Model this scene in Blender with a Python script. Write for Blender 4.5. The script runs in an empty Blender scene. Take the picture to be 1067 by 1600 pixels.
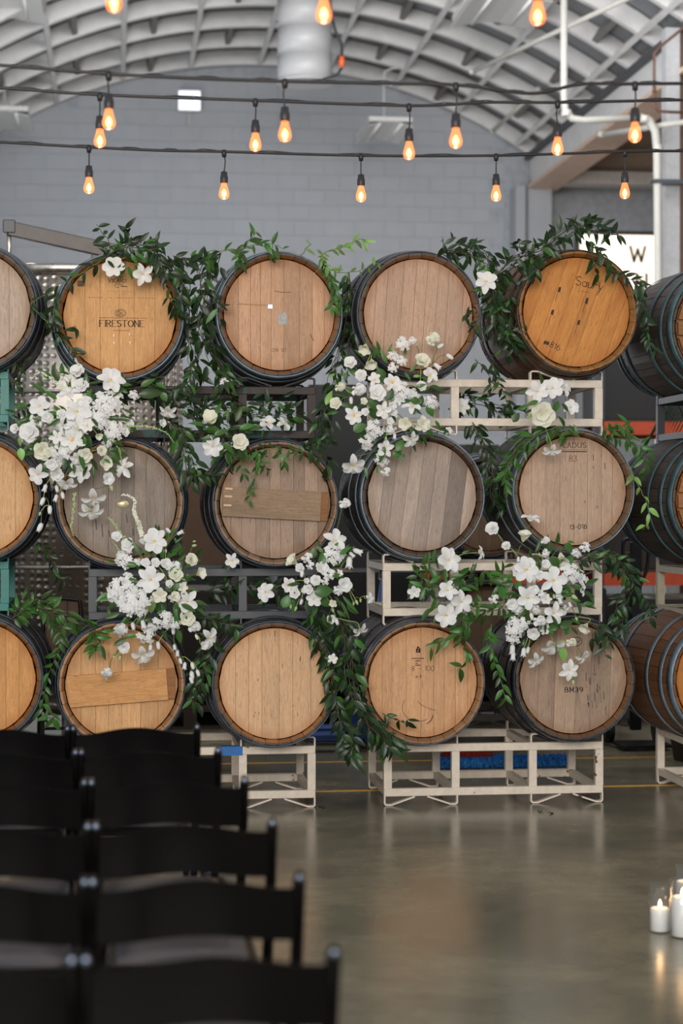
import bpy, math, random
from math import sin, cos, pi, radians, sqrt, tan, atan2
from mathutils import Vector, Matrix, Euler, Quaternion

# ------------------------------------------------------------------ camera
RND = random.Random(7)
SC = bpy.context.scene
COL = SC.collection
F, CX, CY = 3040.0, 533.5, 800.0
H = 1.535
YAW = math.atan((CX - 177.0) / F)
PIT = math.atan(14.0 / F)
cd = bpy.data.cameras.new('camera'); cam = bpy.data.objects.new('camera', cd); COL.objects.link(cam)
cam.location = (0, 0, H)
cam.rotation_euler = (pi / 2 - PIT, 0, -YAW)
cd.sensor_fit = 'HORIZONTAL'; cd.sensor_width = 24.0; cd.lens = F / 1067.0 * 24.0
cd.dof.use_dof = True; cd.dof.focus_distance = 9.55; cd.dof.aperture_fstop = 2.3
cd.clip_end = 200
SC.camera = cam
CR = cam.rotation_euler.to_matrix()

def ray(px, py):
    return CR @ Vector(((px - CX) / F, -(py - CY) / F, -1.0))
def at(px, py, Y):                    # point of the place seen at a pixel, on the plane y = Y
    d = ray(px, py); return Vector((0, 0, H)) + d * (Y / d.y)
def at_z(px, py, z):                  # the same on the level z
    d = ray(px, py); return Vector((0, 0, H)) + d * ((z - H) / d.z)

# ------------------------------------------------------------------ light
w = bpy.data.worlds.new('world'); SC.world = w; w.use_nodes = True
bg = w.node_tree.nodes['Background']
bg.inputs[0].default_value = (0.86, 0.92, 1.0, 1); bg.inputs[1].default_value = 0.40
def area(name, loc, rot, sx, sy, power, col):
    l = bpy.data.lights.new(name, 'AREA'); l.shape = 'RECTANGLE'; l.size = sx; l.size_y = sy
    l.energy = power; l.color = col
    o = bpy.data.objects.new(name, l); COL.objects.link(o); o.location = loc; o.rotation_euler = rot
    return o
area('daylight_from_open_door', (-1.5, -4.5, 4.2), (radians(74), 0, radians(-10)), 7.0, 4.0, 1000, (1.0, 0.97, 0.93))
area('rear_fill_light', (2.0, 16.0, 6.9), (radians(32), 0, 0), 5.0, 3.5, 330, (0.95, 0.97, 1.0))  # unseen fill added under the roof to brighten back wall and ceiling
area('hall_fill_light', (2.0, 8.6, 5.6), (radians(112), 0, 0), 8.0, 1.4, 330, (1.0, 0.97, 0.94))  # unseen fill added overhead so the rib fronts read brighter
area('side_fill_light', (-1.75, 18.5, 2.6), (radians(90), radians(0), radians(-90)), 9.0, 3.6, 330, (0.96, 0.97, 1.0)).rotation_euler = (radians(112), 0, radians(-90))  # unseen fill added at the left wall, thrown up onto the ceiling
SC.view_settings.view_transform = 'Standard'; SC.view_settings.look = 'None'
SC.view_settings.exposure = 0.4; SC.view_settings.gamma = 1.0; SC.view_settings.use_curve_mapping = False

# ------------------------------------------------------------------ materials
def lin(c):
    return tuple(((v / 255.0) / 12.92 if v / 255.0 <= 0.04045 else ((v / 255.0 + 0.055) / 1.055) ** 2.4) for v in c) + (1.0,)
MATS = {}
class NT:
    def __init__(s, name):
        s.m = bpy.data.materials.new(name); s.m.use_nodes = True
        s.t = s.m.node_tree; s.b = s.t.nodes['Principled BSDF']
    def n(s, typ, **k):
        x = s.t.nodes.new(typ)
        for a, v in k.items():
            if a[0] == 'i' and a[1:].isdigit(): x.inputs[int(a[1:])].default_value = v
            else: setattr(x, a, v)
        return x
    def l(s, a, b): s.t.links.new(a, b)
    def mix(s, f, a, b, typ='MIX'):
        x = s.t.nodes.new('ShaderNodeMix'); x.data_type = 'RGBA'; x.blend_type = typ
        for i, v in ((0, f), (6, a), (7, b)):
            if hasattr(v, 'links'): s.l(v, x.inputs[i])
            else: x.inputs[i].default_value = v
        return x.outputs[2]
    def ramp(s, src, stops):
        x = s.t.nodes.new('ShaderNodeValToRGB'); s.l(src, x.inputs[0])
        e = x.color_ramp.elements
        while len(e) < len(stops): e.new(0.5)
        for q, (p, c) in zip(e, stops):
            q.position = p; q.color = c if isinstance(c, tuple) else (c, c, c, 1)
        return x.outputs[0]
    def math(s, op, a, b=0.0):
        x = s.t.nodes.new('ShaderNodeMath'); x.operation = op
        for i, v in ((0, a), (1, b)):
            if hasattr(v, 'links'): s.l(v, x.inputs[i])
            else: x.inputs[i].default_value = v
        return x.outputs[0]
    def noise(s, vec, scale, detail=4, rough=0.6, dist=0.0):
        x = s.t.nodes.new('ShaderNodeTexNoise'); s.l(vec, x.inputs['Vector'])
        x.inputs['Scale'].default_value = scale; x.inputs['Detail'].default_value = detail
        x.inputs['Roughness'].default_value = rough; x.inputs['Distortion'].default_value = dist
        return x.outputs[0]
    def coords(s, sc=(1, 1, 1), rnd=True, kind='Object'):
        tc = s.n('ShaderNodeTexCoord'); v = tc.outputs[kind]
        if rnd:
            oi = s.n('ShaderNodeObjectInfo'); r = s.math('MULTIPLY', oi.outputs['Random'], 37.0)
            a = s.n('ShaderNodeVectorMath', operation='ADD'); s.l(v, a.inputs[0]); s.l(r, a.inputs[1]); v = a.outputs[0]
        mp = s.n('ShaderNodeMapping'); mp.inputs['Scale'].default_value = sc; s.l(v, mp.inputs[0])
        return mp.outputs[0]
    def bump(s, h, st=0.3, d=0.01):
        b = s.n('ShaderNodeBump'); b.inputs['Strength'].default_value = st; b.inputs['Distance'].default_value = d
        s.l(h, b.inputs['Height']); s.l(b.outputs[0], s.b.inputs['Normal'])
    def base(s, c):
        if hasattr(c, 'links'): s.l(c, s.b.inputs['Base Color'])
        else: s.b.inputs['Base Color'].default_value = c
    def set(s, **k):
        for a, v in k.items():
            i = s.b.inputs[a.replace('_', ' ')]
            if hasattr(v, 'links'): s.l(v, i)
            else: i.default_value = v
        return s

def mul(c, k): return (min(c[0] * k, 1), min(c[1] * k, 1), min(c[2] * k, 1), 1)

def plain(name, rgb, rough=0.5, metal=0.0, vary=0.12, scale=12.0, bump=0.0, spec=0.5):
    if name in MATS: return MATS[name]
    n = NT(name); c = lin(rgb); v = n.coords()
    f = n.noise(v, scale, 4)
    n.base(n.mix(n.ramp(f, [(0.3, 0.0), (0.7, 1.0)]), mul(c, 1 - vary), mul(c, 1 + vary)))
    n.set(Roughness=rough, Metallic=metal, Specular_IOR_Level=spec)
    if bump: n.bump(f, bump, 0.003)
    MATS[name] = n.m; return n.m

def wood(name, rgb, dark=0.62, vary=0.14, stain=0.35, axis='z', rough=0.62, grey=None, scale=1.0, rim=False):
    """oak: grain along one object axis, each board its own tone, stains and pores"""
    if name in MATS: return MATS[name]
    n = NT(name); c = lin(rgb)
    sc = {'z': (95 * scale, 95 * scale, 5.0), 'y': (70, 4.0, 70), 'x': (5.0, 95, 95)}[axis]
    v = n.coords(sc); v2 = n.coords({'z': (9, 9, 2.2), 'y': (9, 2.2, 9), 'x': (2.2, 9, 9)}[axis])
    g = n.noise(v, 1.5, 8, 0.72, 1.4)
    col = n.mix(n.ramp(g, [(0.28, 0.0), (0.66, 1.0)]), mul(c, dark + 0.05), mul(c, 1.14))
    fl = n.noise(n.coords((24, 24, 13)), 1.6, 5, 0.7, 1.5)
    col = n.mix(n.ramp(fl, [(0.57, 0.0), (0.60, 0.4), (0.63, 0.0)]), col, mul(c, 0.5))
    pores = n.noise(n.coords({'z': (150, 150, 16), 'y': (150, 16, 150), 'x': (16, 150, 150)}[axis]), 1.5, 3, 0.6)
    col = n.mix(n.ramp(pores, [(0.585, 0.0), (0.68, 0.62)]), col, mul(c, 0.42))
    s = n.noise(v2, 1.0, 5, 0.6, 0.6)
    col = n.mix(n.math('MULTIPLY', n.ramp(s, [(0.50, 0.0), (0.72, 1.0)]), stain), col, mul(lin(grey) if grey else mul(c, 0.4), 1.0))
    if rim:            # honey stain plus a painted vignette darkening heads towards the croze
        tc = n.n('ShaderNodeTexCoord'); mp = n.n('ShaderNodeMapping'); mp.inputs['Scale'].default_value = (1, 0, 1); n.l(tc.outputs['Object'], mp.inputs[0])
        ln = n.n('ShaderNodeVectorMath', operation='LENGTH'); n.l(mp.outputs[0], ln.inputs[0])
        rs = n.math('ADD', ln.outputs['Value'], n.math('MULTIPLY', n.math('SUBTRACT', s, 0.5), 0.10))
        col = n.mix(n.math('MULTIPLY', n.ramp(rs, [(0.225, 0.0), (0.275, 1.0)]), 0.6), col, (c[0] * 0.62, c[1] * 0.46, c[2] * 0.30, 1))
    oi = n.n('ShaderNodeObjectInfo')
    val = n.math('ADD', n.math('MULTIPLY', oi.outputs['Random'], 2 * vary), 1 - vary)
    hs = n.n('ShaderNodeHueSaturation'); n.l(col, hs.inputs['Color']); n.l(val, hs.inputs['Value'])
    n.base(hs.outputs[0]); n.set(Roughness=rough, Specular_IOR_Level=0.35)
    n.bump(g, 0.35, 0.003)
    MATS[name] = n.m; return n.m

def steel(name, rgb, rough=0.42, rust=0.0, metal=0.75):
    if name in MATS: return MATS[name]
    n = NT(name); c = lin(rgb); v = n.coords()
    f = n.noise(v, 9, 5, 0.65)
    col = n.mix(n.ramp(f, [(0.35, 0.0), (0.7, 1.0)]), mul(c, 0.6), mul(c, 1.25))
    if rust:
        r = n.noise(v, 16, 6, 0.7)
        col = n.mix(n.ramp(r, [(0.62 - 0.2 * rust, 0.0), (0.66 - 0.2 * rust, 1.0)]), col, lin((92, 48, 28)))
    n.base(col); n.set(Roughness=n.ramp(f, [(0.3, rough - 0.1), (0.7, rough + 0.15)]), Metallic=metal)
    n.bump(f, 0.15, 0.002)
    MATS[name] = n.m; return n.m

def paint(name, rgb, chip=0.3, under=(88, 48, 32), rough=0.45):
    """painted rack steel with chips down to rust"""
    if name in MATS: return MATS[name]
    n = NT(name); c = lin(rgb); v = n.coords((1, 1, 1))
    f = n.noise(v, 7, 6, 0.7); g = n.noise(v, 26, 4, 0.6)
    col = n.mix(n.ramp(g, [(0.3, 0.0), (0.7, 1.0)]), mul(c, 0.86), mul(c, 1.06))
    col = n.mix(n.ramp(f, [(0.71 - 0.12 * chip, 0.0), (0.725 - 0.12 * chip, 1.0)]), col, lin(under))
    n.base(col); n.set(Roughness=rough, Metallic=0.0); n.bump(g, 0.12, 0.002)
    MATS[name] = n.m; return n.m

def leafmat(name, rgb, rough=0.38):
    n = NT(name); c = lin(rgb); v = n.coords((1, 1, 1)); oi = n.n('ShaderNodeObjectInfo')
    f = n.noise(v, 30, 3)
    col = n.mix(n.ramp(f, [(0.3, 0.0), (0.7, 1.0)]), mul(c, 0.75), mul(c, 1.3))
    hs = n.n('ShaderNodeHueSaturation'); n.l(col, hs.inputs['Color'])
    n.l(n.math('ADD', n.math('MULTIPLY', oi.outputs['Random'], 1.1), 0.55), hs.inputs['Value'])
    n.l(n.math('ADD', n.math('MULTIPLY', oi.outputs['Random'], 0.03), 0.485), hs.inputs['Hue'])
    n.base(hs.outputs[0]); n.set(Roughness=rough)
    tr = n.n('ShaderNodeBsdfTranslucent'); n.l(hs.outputs[0], tr.inputs[0])
    mx = n.n('ShaderNodeMixShader'); mx.inputs[0].default_value = 0.22
    n.l(n.b.outputs[0], mx.inputs[1]); n.l(tr.outputs[0], mx.inputs[2])
    n.l(mx.outputs[0], n.t.nodes['Material Output'].inputs[0])
    MATS[name] = n.m; return n.m

def petalmat(name, rgb):
    n = NT(name); c = lin(rgb); v = n.coords((14, 3, 3)); f = n.noise(v, 2, 3)
    col = n.mix(n.ramp(f, [(0.3, 0.0), (0.7, 1.0)]), mul(c, 0.93), c)
    n.base(col); n.set(Roughness=0.6, Specular_IOR_Level=0.25)
    tr = n.n('ShaderNodeBsdfTranslucent'); n.l(col, tr.inputs[0])
    mx = n.n('ShaderNodeMixShader'); mx.inputs[0].default_value = 0.3
    n.l(n.b.outputs[0], mx.inputs[1]); n.l(tr.outputs[0], mx.inputs[2])
    n.l(mx.outputs[0], n.t.nodes['Material Output'].inputs[0]); n.bump(f, 0.3, 0.01)
    MATS[name] = n.m; return n.m

def glow(name, rgb, st):
    if name in MATS: return MATS[name]
    n = NT(name); n.base((0, 0, 0, 1)); n.b.inputs['Emission Color'].default_value = rgb + (1,)
    n.b.inputs['Emission Strength'].default_value = st
    MATS[name] = n.m; return n.m

def glass(name, tint, mixf=0.85, emit=None, st=0.0):
    n = NT(name)
    t = n.n('ShaderNodeBsdfTransparent'); t.inputs[0].default_value = tint + (1,)
    g = n.n('ShaderNodeBsdfGlossy'); g.inputs['Roughness'].default_value = 0.06; g.inputs[0].default_value = (0.9, 0.9, 0.9, 1)
    fr = n.n('ShaderNodeLayerWeight'); fr.inputs[0].default_value = 0.5
    mx = n.n('ShaderNodeMixShader'); n.l(n.math('ADD', n.math('MULTIPLY', n.math('POWER', fr.outputs[1], 4.0), 0.6), 0.06), mx.inputs[0])
    n.l(t.outputs[0], mx.inputs[1]); n.l(g.outputs[0], mx.inputs[2])
    if emit:
        e = n.n('ShaderNodeEmission'); e.inputs[0].default_value = emit + (1,); e.inputs[1].default_value = st
        ad = n.n('ShaderNodeAddShader'); n.l(mx.outputs[0], ad.inputs[0]); n.l(e.outputs[0], ad.inputs[1]); mx = ad
    n.l(mx.outputs[0], n.t.nodes['Material Output'].inputs[0])
    MATS[name] = n.m; return n.m

# ------------------------------------------------------------------ mesh builder
class MB:
    def __init__(s): s.v = []; s.f = []; s.sm = []
    def add(s, vs, fs, smooth=False, M=None):
        b = len(s.v)
        for p in vs:
            s.v.append(tuple(M @ Vector(p)) if M is not None else tuple(p))
        for q in fs: s.f.append(tuple(b + i for i in q)); s.sm.append(smooth)
        return s
    def box(s, x0, x1, y0, y1, z0, z1, M=None, bev=0.0):
        if bev:
            b = bev; P = []
            for z, k in ((z0, b), (z0 + b, 0), (z1 - b, 0), (z1, b)):
                P += [(x0 + k + b * (k == 0) * 0, y0 + b, z), (x0 + b, y0 + k, z), (x1 - b, y0 + k, z), (x1 - k, y0 + b, z), (x1 - k, y1 - b, z), (x1 - b, y1 - k, z), (x0 + b, y1 - k, z), (x0 + k, y1 - b, z)]
            Fs = [tuple(reversed(range(8))), tuple(range(24, 32))]
            for r in range(3):
                for i in range(8): Fs.append((r * 8 + i, r * 8 + (i + 1) % 8, r * 8 + 8 + (i + 1) % 8, r * 8 + 8 + i))
            return s.add(P, Fs, False, M)
        P = [(x0, y0, z0), (x1, y0, z0), (x1, y1, z0), (x0, y1, z0), (x0, y0, z1), (x1, y0, z1), (x1, y1, z1), (x0, y1, z1)]
        return s.add(P, [(3, 2, 1, 0), (4, 5, 6, 7), (0, 1, 5, 4), (1, 2, 6, 5), (2, 3, 7, 6), (3, 0, 4, 7)], False, M)
    def tube(s, pts, r, seg=8, cap=True, M=None, smooth=True, ell=None):
        pts = [Vector(p) for p in pts]; n = len(pts); V = []; Fs = []
        rs = r if isinstance(r, (list, tuple)) else [r] * n
        up = Vector((0, 0, 1)); t0 = (pts[1] - pts[0]).normalized()
        if abs(t0.dot(up)) > 0.9: up = Vector((0, 1, 0))
        a = t0.cross(up).normalized()
        for i in range(n):
            t = (pts[min(i + 1, n - 1)] - pts[max(i - 1, 0)]).normalized()
            a = (a - t * a.dot(t))
            a = a.normalized() if a.length > 1e-6 else t.orthogonal().normalized()
            b = t.cross(a)
            for k in range(seg):
                q = 2 * pi * k / seg
                V.append(pts[i] + a * (cos(q) * rs[i]) + b * (sin(q) * rs[i] * (ell or 1)))
        for i in range(n - 1):
            for k in range(seg):
                Fs.append((i * seg + k, i * seg + (k + 1) % seg, (i + 1) * seg + (k + 1) % seg, (i + 1) * seg + k))
        s.add(V, Fs, smooth, M)
        if cap:
            b = len(s.v) - len(V)
            s.f.append(tuple(b + k for k in reversed(range(seg)))); s.sm.append(False)
            s.f.append(tuple(b + (n - 1) * seg + k for k in range(seg))); s.sm.append(False)
        return s
    def lathe(s, prof, seg=24, M=None, smooth=True, axis='z', close=False):
        V = []; Fs = []; n = len(prof)
        for (r, h) in prof:
            for k in range(seg):
                q = 2 * pi * k / seg
                V.append((r * cos(q), r * sin(q), h) if axis == 'z' else (r * cos(q), h, -r * sin(q)))
        rng = n if close else n - 1
        for i in range(rng):
            j = (i + 1) % n
            for k in range(seg):
                Fs.append((i * seg + k, i * seg + (k + 1) % seg, j * seg + (k + 1) % seg, j * seg + k))
        s.add(V, Fs, smooth, M)
        if not close:
            b = len(s.v) - len(V)
            if prof[0][0] > 1e-5: s.f.append(tuple(b + k for k in reversed(range(seg)))); s.sm.append(False)
            if prof[-1][0] > 1e-5: s.f.append(tuple(b + (n - 1) * seg + k for k in range(seg))); s.sm.append(False)
        return s
    def bar(s, pts, wd, th, M=None, up=(0, 1, 0)):
        """flat bar bent through pts; wd along up, th across"""
        pts = [Vector(p) for p in pts]; u = Vector(up); V = []; Fs = []; n = len(pts)
        for i in range(n):
            t1 = (pts[i] - pts[i - 1]).normalized() if i else None
            t2 = (pts[i + 1] - pts[i]).normalized() if i < n - 1 else None
            t = ((t1 or t2) + (t2 or t1)).normalized(); a = t.cross(u).normalized()
            k = 1 / max(0.5, abs(t.dot(t2 or t1)))
            for sa, sb in ((1, 0), (1, 1), (-1, 1), (-1, 0)):
                V.append(pts[i] + a * (sa * th / 2 * k) + u * (sb * wd))
        for i in range(n - 1):
            for k in range(4): Fs.append((i * 4 + k, i * 4 + (k + 1) % 4, i * 4 + 4 + (k + 1) % 4, i * 4 + 4 + k))
        Fs += [(3, 2, 1, 0), tuple((n - 1) * 4 + k for k in range(4))]
        return s.add(V, Fs, False, M)
    def mesh(s, name, mat):
        me = bpy.data.meshes.new(name); me.from_pydata(s.v, [], s.f); me.update()
        me.polygons.foreach_set('use_smooth', s.sm)
        if mat is not None: me.materials.append(mat)
        return me
    def obj(s, name, mat, parent=None, loc=(0, 0, 0), rot=None, **k):
        return link(name, s.mesh(name, mat), parent, loc, rot, **k)

def link(name, me, parent=None, loc=(0, 0, 0), rot=None, scale=None, **k):
    o = bpy.data.objects.new(name, me); COL.objects.link(o)
    if parent is not None: o.parent = parent
    o.location = loc
    if rot is not None:
        if isinstance(rot, Quaternion): o.rotation_mode = 'QUATERNION'; o.rotation_quaternion = rot
        else: o.rotation_euler = rot
    if scale is not None: o.scale = (scale,) * 3 if not isinstance(scale, (tuple, list)) else scale
    for a, v in k.items(): o[a] = v
    return o
def thing(name, label, cat, loc=(0, 0, 0), rz=0.0, group=None):
    o = bpy.data.objects.new(name, None); COL.objects.link(o); o.empty_display_size = 0.05
    o.location = loc; o.rotation_euler = (0, 0, rz); o['label'] = label; o['category'] = cat
    if group: o['group'] = group
    return o
def catmull(pts, n=6):
    P = [Vector(p) for p in pts]
    if len(P) < 3: return [P[0].lerp(P[-1], i / n) for i in range(n + 1)]
    Q = [2 * P[0] - P[1]] + P + [2 * P[-1] - P[-2]]; out = []
    for i in range(1, len(Q) - 2):
        for k in range(n):
            t = k / n; a, b, c, d = Q[i - 1], Q[i], Q[i + 1], Q[i + 2]
            out.append(0.5 * ((2 * b) + (c - a) * t + (2 * a - 5 * b + 4 * c - d) * t * t + (3 * b - a - 3 * c + d) * t ** 3))
    out.append(P[-1]); return out

# ------------------------------------------------------------------ the building
WALLC = plain('painted_block', (163, 167, 173), 0.75, vary=0.04, scale=2, bump=0.1)
def shell():
    n = NT('polished_concrete'); v = n.coords((1, 1, 1), False)
    a = n.noise(v, 1.1, 6, 0.62, 0.4); b = n.noise(v, 9, 5, 0.6)
    c = n.mix(n.ramp(a, [(0.35, 0.0), (0.65, 1.0)]), lin((104, 99, 83)), lin((142, 133, 109)))
    c = n.mix(n.math('MULTIPLY', n.ramp(b, [(0.35, 0.0), (0.7, 1.0)]), 0.35), c, lin((82, 82, 72)))
    sp = n.noise(v, 60, 2, 0.5)
    c = n.mix(n.ramp(sp, [(0.74, 0.0), (0.76, 0.6)]), c, lin((140, 136, 120)))
    n.base(c); n.set(Roughness=n.ramp(a, [(0.3, 0.17), (0.7, 0.30)]), Specular_IOR_Level=0.75)
    n.bump(n.noise(v, 3.0, 4, 0.5), 0.06, 0.01)
    MB().box(-6, 11, -6, 27, -0.2, 0).obj('floor', n.m, kind='structure')
    yl = plain('yellow_line_paint', (205, 150, 40), 0.5, vary=0.15, scale=30)
    for i, py in enumerate((1236, 1191)):
        p = at_z(520, py, 0.0)
        MB().box(-1.8, 9, p.y - 0.018, p.y + 0.018, 0.0, 0.0025).obj('trim_%d' % (i + 1), yl, kind='structure')
    # block wall: courses of blocks, recessed joints
    Yb = 26.0
    wall = MB().box(-1.9, 10.0, Yb + 0.02, Yb + 0.3, 0, 7.6).obj('wall_back', plain('joint', (156, 160, 166), 0.8), kind='structure')
    variants = []
    for k in range(3):
        e = 0.004
        variants.append(MB().box(e, 0.41 - e, 0.014 - 0.0015 * k, 0.03, e, 0.205 - e).mesh('block', WALLC))
    r = random.Random(3); rows = 0
    cnt = 0
    for j in range(int(7.3 / 0.205)):
        z = j * 0.205
        if z < 4.5: continue                       # lower courses stand behind the stacks
        for i in range(-1, 19):
            x = -1.9 + i * 0.41 + (0.205 if j % 2 else 0)
            if x < -1.9 or x > 5.0: continue
            # keep under the vault
            rr = sqrt(max(0, 6.5 ** 2 - (x + 0.2 - 1.93) ** 2)); top = 7.36 - 6.5 + rr
            if z > top - 0.1: continue
            link('block', variants[r.randrange(3)], wall, (x, Yb, z)); cnt += 1
    lo = MB()
    for j in range(22):
        for i in range(0, 19):
            x = -1.9 + i * 0.41 + (0.205 if j % 2 else 0)
            lo.box(x + 0.004, x + 0.406, Yb + 0.014, Yb + 0.03, j * 0.205 + 0.004, j * 0.205 + 0.201)
    lo.obj('block_courses', WALLC, wall, kind='stuff')
    MB().box(-2.15, -1.9, 10.5, 26.3, 0, 6.2).obj('wall_left', WALLC, kind='structure')
    MB().box(9.6, 9.85, 10.5, 26.3, 0, 5.9).obj('wall_right', plain('brown_plaster', (150, 128, 110), 0.7), kind='structure')
    # pilaster and lintel
    a0 = at(806, 290, 25.6); a1 = at(862, 290, 25.6)
    MB().box(a0.x, a1.x, 25.6, 26.0, 0, a0.z).obj('trim_3', WALLC, kind='structure')
    MB().box(a0.x + 0.13, a0.x + 0.16, 25.58, 25.6, 0, a0.z).obj('trim_4', plain('dark_gap', (96, 100, 106), 0.7), kind='structure')
    b0 = at(862, 288, 25.3); b1 = at(862, 268, 25.3)
    MB().box(b0.x - 0.1, 9.6, 25.2, 25.5, b0.z, b1.z).obj('trim_5', plain('pale_paint', (188, 182, 176), 0.6), kind='structure')
    MB().box(b0.x - 0.1, 9.6, 25.35, 25.9, b1.z, 6.6).obj('wall_gable', plain('tan_board', (150, 132, 116), 0.7, vary=0.08), kind='structure')
    MB().box(5.65, 9.6, 11, 25.6, 6.25, 6.35).obj('ceiling_side', plain('tan_ceiling', (140, 122, 108), 0.7), kind='structure')

    # vault: curved corrugated deck, arched ribs, purlins
    R, XC, ZA, HW = 6.5, 1.93, 7.36, 3.80
    A = math.asin(HW / R); zc = ZA - R
    n = NT('roof_deck'); v = n.coords((1, 1, 1), False)
    wv = n.n('ShaderNodeTexWave'); wv.inputs['Scale'].default_value = 4.0; wv.bands_direction = 'Y'; n.l(v, wv.inputs[0])
    f = n.noise(v, 2.0, 4)
    n.base(n.mix(f, lin((112, 115, 119)), lin((140, 142, 146)))); n.set(Roughness=0.5)
    n.bump(wv.outputs[1], 0.5, 0.02)
    deck = MB(); V = []; Fs = []; N = 40
    for i in range(N + 1):
        q = -A + 2 * A * i / N
        for y in (10.5, 26.0): 
            for rr in (R + 0.20, R + 0.26): V.append((XC + rr * sin(q), y, zc + rr * cos(q)))
    for i in range(N):
        b = i * 4
        Fs += [(b, b + 4, b + 6, b + 2), (b + 1, b + 3, b + 7, b + 5), (b, b + 1, b + 5, b + 4), (b + 2, b + 6, b + 7, b + 3)]
    Fs += [(0, 2, 3, 1), (4 * N, 4 * N + 1, 4 * N + 3, 4 * N + 2)]
    deck.add(V, Fs, True)
    ceil = deck.obj('ceiling', n.m, kind='structure')
    ribm = plain('white_roof_paint', (212, 211, 210), 0.5, vary=0.08, scale=5)
    rib = MB(); V = []; Fs = []
    prof = [(-0.05, 0.0), (0.05, 0.0), (0.05, 0.035), (0.012, 0.04), (0.012, 0.15), (0.05, 0.155), (0.05, 0.19), (-0.05, 0.19), (-0.05, 0.155), (-0.012, 0.15), (-0.012, 0.04), (-0.05, 0.035)]
    prof = [(-0.045, 0.0), (0.045, 0.0), (0.045, 0.19), (-0.045, 0.19)]
    for i in range(33):
        q = -A + 2 * A * i / 32
        for (dy, dr) in prof: V.append((XC + (R + dr) * sin(q), dy, zc + (R + dr) * cos(q)))
    m = len(prof)
    for i in range(32):
        for k in range(m): Fs.append((i * m + k, i * m + (k + 1) % m, (i + 1) * m + (k + 1) % m, (i + 1) * m + k))
    rib.add(V, Fs, False); rme = rib.mesh('roof_rib', ribm)
    for i in range(14): link('roof_rib', rme, ceil, (0, 25.85 - i * 1.04, 0))
    for i in range(9):
        q = -A * 0.9 + 1.8 * A * i / 8
        M = Matrix.Translation((XC + (R - 0.005) * sin(q), 0, zc + (R - 0.005) * cos(q))) @ Matrix.Rotation(q, 4, 'Y')
        MB().box(-0.03, 0.03, 11.0, 25.8, 0.0, 0.05, M).obj('purlin', ribm, ceil)
    # short mid-grey struts between ribs
    st = MB().box(-0.03, 0.03, -0.5, 0.5, 0.02, 0.16).mesh('strut', plain('grey_timber', (118, 116, 112), 0.7))
    rr = random.Random(5)
    for i in range(13):
        for k in range(4):
            q = -A * 0.95 + 1.9 * A * (k + 0.5 * (i % 2) + 0.25) / 4
            link('strut', st, ceil, (XC + R * sin(q), 25.33 - i * 1.04, zc + R * cos(q)), (0, q, 0))
    # long edge beam carrying the vault on the right
    x = XC + HW
    MB().box(x - 0.12, x + 0.10, 11, 25.9, 5.78, 6.25).obj('trim_6', ribm, kind='structure')
    MB().box(x - 0.22, x + 0.20, 11, 25.9, 5.74, 5.79).obj('trim_7', plain('peach_flange', (206, 178, 158), 0.5), kind='structure')
    MB().box(x - 0.2, x - 0.12, 11, 25.9, 6.18, 6.24).obj('trim_8', plain('dark_edge', (70, 74, 78), 0.6), kind='structure')
    # column right
    c0 = at(1040, 300, 18.6); c1 = at(1062, 300, 18.6)
    mb = MB().box(c0.x, c1.x, 18.6, 18.75, 0, 6.2); mb.obj('trim_9', plain('column_paint', (172, 173, 175), 0.5), kind='structure')
    MB().box(c1.x + 0.005, c1.x + 0.5, 18.7, 18.8, 0, 6.2).obj('trim_10', plain('brown_cladding', (108, 84, 68), 0.6), kind='structure')
shell()

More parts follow.
